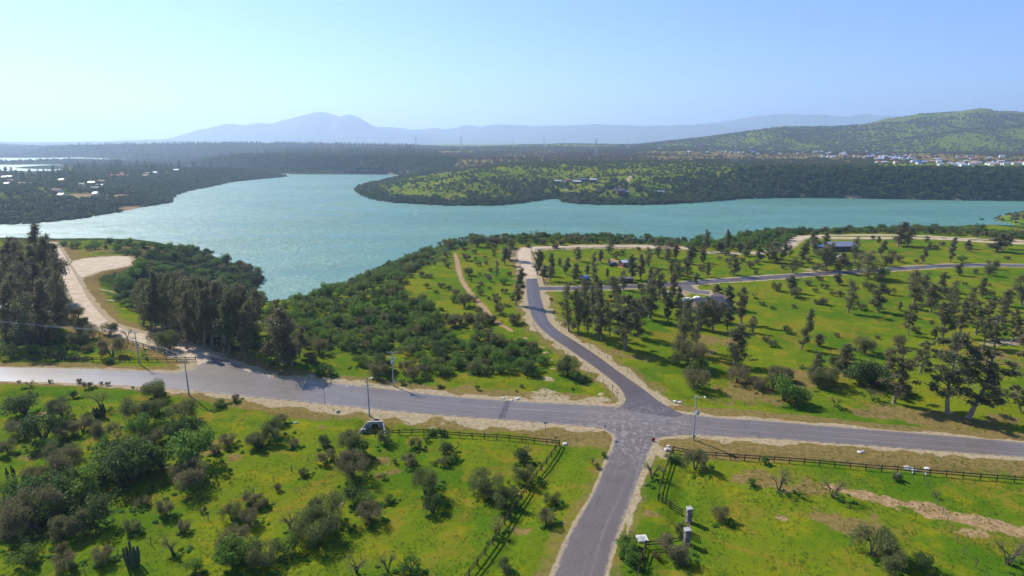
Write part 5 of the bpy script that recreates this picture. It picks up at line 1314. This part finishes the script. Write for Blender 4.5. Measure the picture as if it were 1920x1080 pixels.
def tent(px, py, r, h, label):
    x, y, z = at(px, py); root = empty('tent', (x, y, z), 0.7); tag(root, label, 'tent'); V = []; n, m = 12, 5
    for i in range(m + 1):
        a = i / m * math.pi / 2
        for k in range(n): V.append((r * math.cos(a) * math.cos(2 * math.pi * k / n), r * .8 * math.cos(a) * math.sin(2 * math.pi * k / n), h * math.sin(a)))
    Fs = [(i * n + k, i * n + (k + 1) % n, (i + 1) * n + (k + 1) % n, (i + 1) * n + k) for i in range(m) for k in range(n)]
    MB().add(V, Fs).build('canopy', BLUE, root); MB().box((0, -r * .72, h * .35), (.8, .3, h * .7)).build('door_flap', R_GREY, root)
tent(1097, 525, 2.3, 1.7, 'small blue tent between trees above the branch road')
def car(px, py, rz, mat, label):
    x, y, z = at(px, py); root = empty('parked_car', (x, y, z), rz); tag(root, label, 'car')
    prof = [(-2.1, .35), (-2.15, .75), (-1.9, .95), (-1.35, 1.0), (-0.75, 1.48), (0.75, 1.5), (1.45, 1.02), (2.05, .92), (2.15, .7), (2.1, .35)]
    def ext(p, w, k): return [(a, s * w * (k if b > 1.1 else 1), b) for s in (-1, 1) for a, b in p]
    n = len(prof); m = MB(); m.add(ext(prof, .88, .82), [tuple(range(n)), tuple(range(n, 2 * n))[::-1]] + [(k, n + k, n + (k + 1) % n, (k + 1) % n) for k in range(n)]); b = m.build('body', mat, root)
    for s in (-1, 1): MB().add([(-1.2, s * .83, 1.05), (1.3, s * .83, 1.05), (.7, s * .75, 1.42), (-.72, s * .75, 1.42)], [(0, 1, 2, 3)]).build('window', GLASS, root)
    for sx in (-1.35, 1.35):
        for s in (-1, 1):
            w_ = MB().tube([(sx, s * .72, .33), (sx, s * .92, .33)], [.33, .33], 14).build('wheel', DARK, root); MB().tube([(sx, s * .90, .33), (sx, s * .94, .33)], [.2, .2], 10).build('rim', STEEL, w_)
car(1149, 498, 0.3, simple_mat('blue_car_paint', (0.03, 0.07, 0.25), .3, .5, .05), 'dark blue car parked left of the red shed')
car(1577, 484, 0.1, simple_mat('silver_car_paint', (0.45, 0.47, 0.5), .3, .5, .05), 'silver car parked in front of the dark cabin')
# peninsula buildings across the lake
for px, py, L, W, H, rh, wm_, rm_, lb in ((1046, 342, 10, 6, 2.8, 1.2, W_WHITE, R_WHITE, 'small white house at the left of the peninsula farm'), (1082, 344, 12, 7, 3, 1.3, W_WOOD, R_WHITE, 'white roofed barn of the peninsula farm'),
    (1092, 341, 14, 8, 4, 1.6, W_WOOD, R_GREY, 'dark roofed farm building with pale gable on the peninsula'), (1112, 342, 10, 8, 4.5, 1.4, W_WOOD, R_WHITE, 'dark farm house with white roof, right of the farm'),
    (1066, 342, 12, 7, 3, 1.5, W_PINK, R_BROWN, 'brown roofed farm house in the peninsula farm'), (1163, 366, 11, 9, 6, 2.5, W_WOOD, R_GREY, 'tall dark house above the far shore'), (1172, 366, 9, 7, 4, 1.4, W_WOOD, R_BLUE, 'bluish roofed annex of the tall dark shore house'), (1236, 363, 13, 6, 2.6, 1.2, W_CREAM, R_BLUE, 'long bluish roofed house above the far shore')):
    x, y, z = at(px, py); house('farm_house', x, y, z - .3, random.uniform(-.3, .3), L, W, H, rh, wm_, rm_, lb, 'house', 'buildings across the lake')
# left peninsula houses
lh = [(10, 336, 11, R_WHITE, W_WHITE, 'white house near the far left edge across the water'), (19, 335, 10, R_BLUE, W_CREAM, 'bluish roofed house right of the far left white house'), (15, 349, 10, R_WHITE, W_WHITE, 'small white house below the far left pair'), (48, 349, 22, R_TAN, W_CREAM, 'long tan roofed house on the left peninsula'),
      (117, 342, 10, R_WHITE, W_CREAM, 'white roofed house alone in the left peninsula trees'), (108, 362, 20, R_BROWN, W_CREAM, 'long pale house with brown roof, left peninsula'), (117, 371, 9, R_WHITE, W_WHITE, 'bright white house lowest on the left peninsula'), (155, 350, 10, R_TAN, W_CREAM, 'tan roofed house in the left peninsula middle'),
      (173, 347, 12, R_BLUE, W_CREAM, 'bluish roofed house in the left peninsula middle'), (191, 344, 13, R_TAN, W_PINK, 'orange-tan roofed house in the left peninsula middle'), (188, 352, 12, R_TEAL, W_WHITE, 'blue roofed house in the left peninsula middle'), (180, 357, 13, R_GREY, W_CREAM, 'grey roofed house below the blue roofed one'), (181, 368, 8, R_WHITE, W_CREAM, 'small pale house near the orange slope'),
      (223, 333, 46, R_RED, W_PINK, 'very long red roofed house on the left peninsula'), (231, 329, 12, R_RED, W_PINK, 'red roofed tower house behind the very long one'), (274, 333, 12, R_TAN, W_CREAM, 'tan roofed house right of the long red roof'), (277, 329, 13, R_GREY, W_WOOD, 'dark roofed house right of the long red roof'), (290, 327, 14, R_WHITE, W_WHITE, 'white roofed house at the right of left peninsula'), (330, 322, 16, R_WHITE, W_CREAM, 'white roofed house behind the right peninsula trees'), (22, 343, 12, R_BROWN, W_PINK, 'brown roofed house between the far left white houses')]
for px, py, L, rm_, wm_, lb in lh:
    x, y, z = at(px, py); house('villa', x, y, z + 0.3, random.uniform(-.25, .25), L * .7, 6, 3.4, 1.6, wm_, rm_, lb, 'house', 'houses on the left peninsula', windows=L < 30)
# the far town under the hill
town = []
rt = random.Random(5)
rows_ = [(1290, 1420, 284, 288, 10), (1420, 1560, 287, 291, 8), (1540, 1660, 286, 297, 26), (1640, 1760, 296, 308, 20), (1730, 1930, 303, 313, 34), (1790, 1930, 296, 303, 8), (1660, 1740, 292, 298, 6), (1000, 1290, 276, 283, 6)]
for a, b, c, d_, n in rows_:
    for k in range(n): town.append((rt.uniform(a, b), rt.uniform(c, d_)))
tx_, ty_, tz_ = hit([t[0] for t in town], [t[1] for t in town], 120.0, 0.0)
titems = []
for (px, py), x, y, z in zip(town, tx_, ty_, tz_):
    k = rt.choices(['white', 'bluish grey', 'rust red', 'tan', 'bright blue'], [9, 3, 2, 2, 1])[0]
    where = 'under the far green rise' if px < 1540 else 'in the far town left part' if px < 1660 else 'in the far town middle' if px < 1760 else 'in the far town right part'
    titems.append(dict(px=px, py=py, x=x, y=y, z=z, k=k, where=where, desc=k + ' roofed house'))
name_rows(titems, lambda i: i['where'], None, 11)
for i in titems:
    x, y, z, k = i['x'], i['y'], i['z'], i['k']
    rm_ = {'white': R_WHITE, 'bluish grey': R_BLUE, 'rust red': R_RED, 'tan': R_TAN, 'bright blue': R_TEAL}[k]
    L = rt.uniform(6, 12); root = empty('town_house', (x, y, z - .2), rt.uniform(-.4, .4)); tag(root, i['label'], 'house', 'houses ' + i['where'])
    W = rt.uniform(5, 7); H = rt.uniform(2.6, 3.8); rh = rt.uniform(1.0, 1.6); l, w = L / 2, W / 2
    MB().add([(-l, -w, -1), (l, -w, -1), (l, w, -1), (-l, w, -1), (-l, -w, H), (l, -w, H), (l, w, H), (-l, w, H), (-l, 0, H + rh), (l, 0, H + rh)], [(0, 1, 5, 4), (2, 3, 7, 6), (1, 2, 6, 9, 5), (3, 0, 4, 8, 7)]).build('wall', rt.choice([W_WHITE, W_CREAM, W_PINK, W_WHITE]), root)
    r = MB()
    for s in (-1, 1): r.add([(-l - .4, s * (w + .4), H - .3), (l + .4, s * (w + .4), H - .3), (l + .4, 0, H + rh + .1), (-l - .4, 0, H + rh + .1), (-l - .4, s * (w + .4), H - .1), (l + .4, s * (w + .4), H - .1), (l + .4, 0, H + rh + .3), (-l - .4, 0, H + rh + .3)], [(0, 1, 2, 3), (7, 6, 5, 4), (0, 4, 5, 1), (1, 5, 6, 2), (3, 7, 4, 0)])
    r.build('roof', rm_, root)
# lattice pylons and masts
def pylon(px, py, top_y, label, Y=None, arms=3):
    if Y is None: x, y, z = at(px, py)
    else:
        x = rayd(px, 270)[0] * Y / rayd(px, 270)[1]; y = Y; z = ground_z(x, y)
    d = rayd(px, top_y); h = CAM_H + d[2] * y / d[1] - z
    root = empty('lattice_pylon', (x, y, z), 0.4); tag(root, label, 'pylon', 'pylons on the plain'); b = h * 0.085; tr_ = max(0.10, h * 0.004)
    def wd(t): return b * (1 - t) ** 1.2 + h * 0.012
    for sx in (-1, 1):
        for sy in (-1, 1): MB().tube([(sx * wd(t), sy * wd(t), t * h) for t in (0, .3, .6, 1)], tr_, 4).build('leg', STEEL, root)
    m = MB(); ts = [0, .15, .28, .4, .5, .6, .7, .8, .9, 1]
    for t0, t1 in zip(ts[:-1], ts[1:]):
        a, c = wd(t0), wd(t1)
        for q in range(4):
            A = [(-1, -1), (1, -1), (1, 1), (-1, 1)]; p, r_ = A[q], A[(q + 1) % 4]
            m.tube([(p[0] * a, p[1] * a, t0 * h), (r_[0] * c, r_[1] * c, t1 * h)], tr_ * .6, 3, False); m.tube([(r_[0] * a, r_[1] * a, t0 * h), (p[0] * c, p[1] * c, t1 * h)], tr_ * .6, 3, False)
    m.build('bracing', STEEL, root)
    for k in range(arms):
        t = .72 + .1 * k; w = h * (.14 - .02 * k)
        MB().tube([(-w, 0, t * h), (0, 0, t * h + h * .02), (w, 0, t * h)], tr_ * .9, 4).build('crossarm', STEEL, root)
pylon(1376, 316, 254, 'tallest lattice pylon on the plain left of the hill'); pylon(1117, 303, 260, 'lattice pylon above the middle of the peninsula'); pylon(865, 275, 255, 'lattice pylon on the skyline below the mountain range', 2500)
pylon(780, 275, 257, 'lattice pylon on the skyline right of the mountain', 2700); pylon(962, 275, 264, 'short lattice pylon on the skyline, centre', 2800); pylon(1020, 272, 256, 'faint lattice pylon on the centre skyline', 3000); pylon(671, 275, 256, 'faint lattice pylon under the mountain shoulder', 3000)
def mast(px, top_y, label):
    Y = 3290; x = (px - 960) / F * Y / (CP + (540 - 205) / F * SP); z = ground_z(x, Y); d = rayd(px, top_y); h = CAM_H + d[2] * Y / d[1] - z
    root = empty('antenna_mast', (x, Y, z)); tag(root, label, 'mast'); MB().tube([(0, 0, -3), (0, 0, max(12, h))], [.7, .35], 6).build('mast_pole', STEEL, root); MB().box((0, 0, max(12, h) * .85), (2.2, 2.2, 3)).build('antenna', WHITE, root)
mast(1826, 189, 'left antenna mast on the right hilltop'); mast(1838, 191, 'right antenna mast on the right hilltop')
# cacti
CACT = simple_mat('dusty_cactus', (0.062, 0.085, 0.042), .85, .1, .3, 5.)
def cactus(px, py, hpx, wpx, n, label):
    x, y, z = at(px, py); dep = y * CP + (CAM_H - z) * SP; h = hpx * dep / F; w = wpx * dep / F
    root = empty('columnar_cactus', (x, y, z)); tag(root, label, 'cactus', 'columnar cacti')
    for k in range(n):
        a = 2 * math.pi * k / n + random.uniform(-.3, .3); r = w * .38 * random.uniform(.5, 1); hh = h * random.uniform(.7, 1.0); rr = w * .075
        m = MB(); N = 12; rings = []
        pts = [(r * .75 * math.cos(a), r * .75 * math.sin(a), -.1), (r * .9 * math.cos(a), r * .9 * math.sin(a), hh * .25), (r * math.cos(a), r * math.sin(a), hh * .6), (r * math.cos(a), r * math.sin(a), hh * .94), (r * math.cos(a), r * math.sin(a), hh)]
        V = []
        for i, (p, q) in enumerate(zip(pts, (.8, 1, 1, .85, .25))):
            for j in range(N): rad = rr * q * (1.0 if j % 2 else .74); V.append((p[0] + rad * math.cos(2 * math.pi * j / N), p[1] + rad * math.sin(2 * math.pi * j / N), p[2]))
        m.add(V, [(i * N + j, i * N + (j + 1) % N, (i + 1) * N + (j + 1) % N, (i + 1) * N + j) for i in range(4) for j in range(N)] + [tuple(4 * N + j for j in range(N))]); m.build('column', CACT, root)
cactus(252, 1066, 50, 32, 8, 'large columnar cactus near the bottom edge at left'); cactus(25, 913, 42, 22, 6, 'columnar cactus near the left edge of the foreground scrub'); cactus(188, 784, 26, 26, 7, 'smaller columnar cactus just below the main road at left')
# single trees on the lake edge and a drowned bush
def lone(kind, px, py, wpx, hpx, label, variants=None, zz=None):
    if zz is None: x, y, z = at(px, py)
    else: (x, y), z = un(px, py, zz), zz
    dep = y * CP + (CAM_H - z) * SP; v = variants or SH[kind]
    put_tree(kind, v, (x, y, z - .2), wpx * dep / F, hpx * dep / F / 0.72, 0, label, None)
lone('t', 1001, 456, 26, 27, 'tall bare forked tree against the lake above gravel bend'); lone('t', 813, 462, 18, 17, 'bare spreading tree against the lake left of dirt track'); lone('G', 1103, 449, 21, 17, 'round dark tree standing above the lake edge hedge'); lone('G', 1842, 412.5, 12, 5, 'half-drowned dark bush in the lake near the islet', None, LAKE)
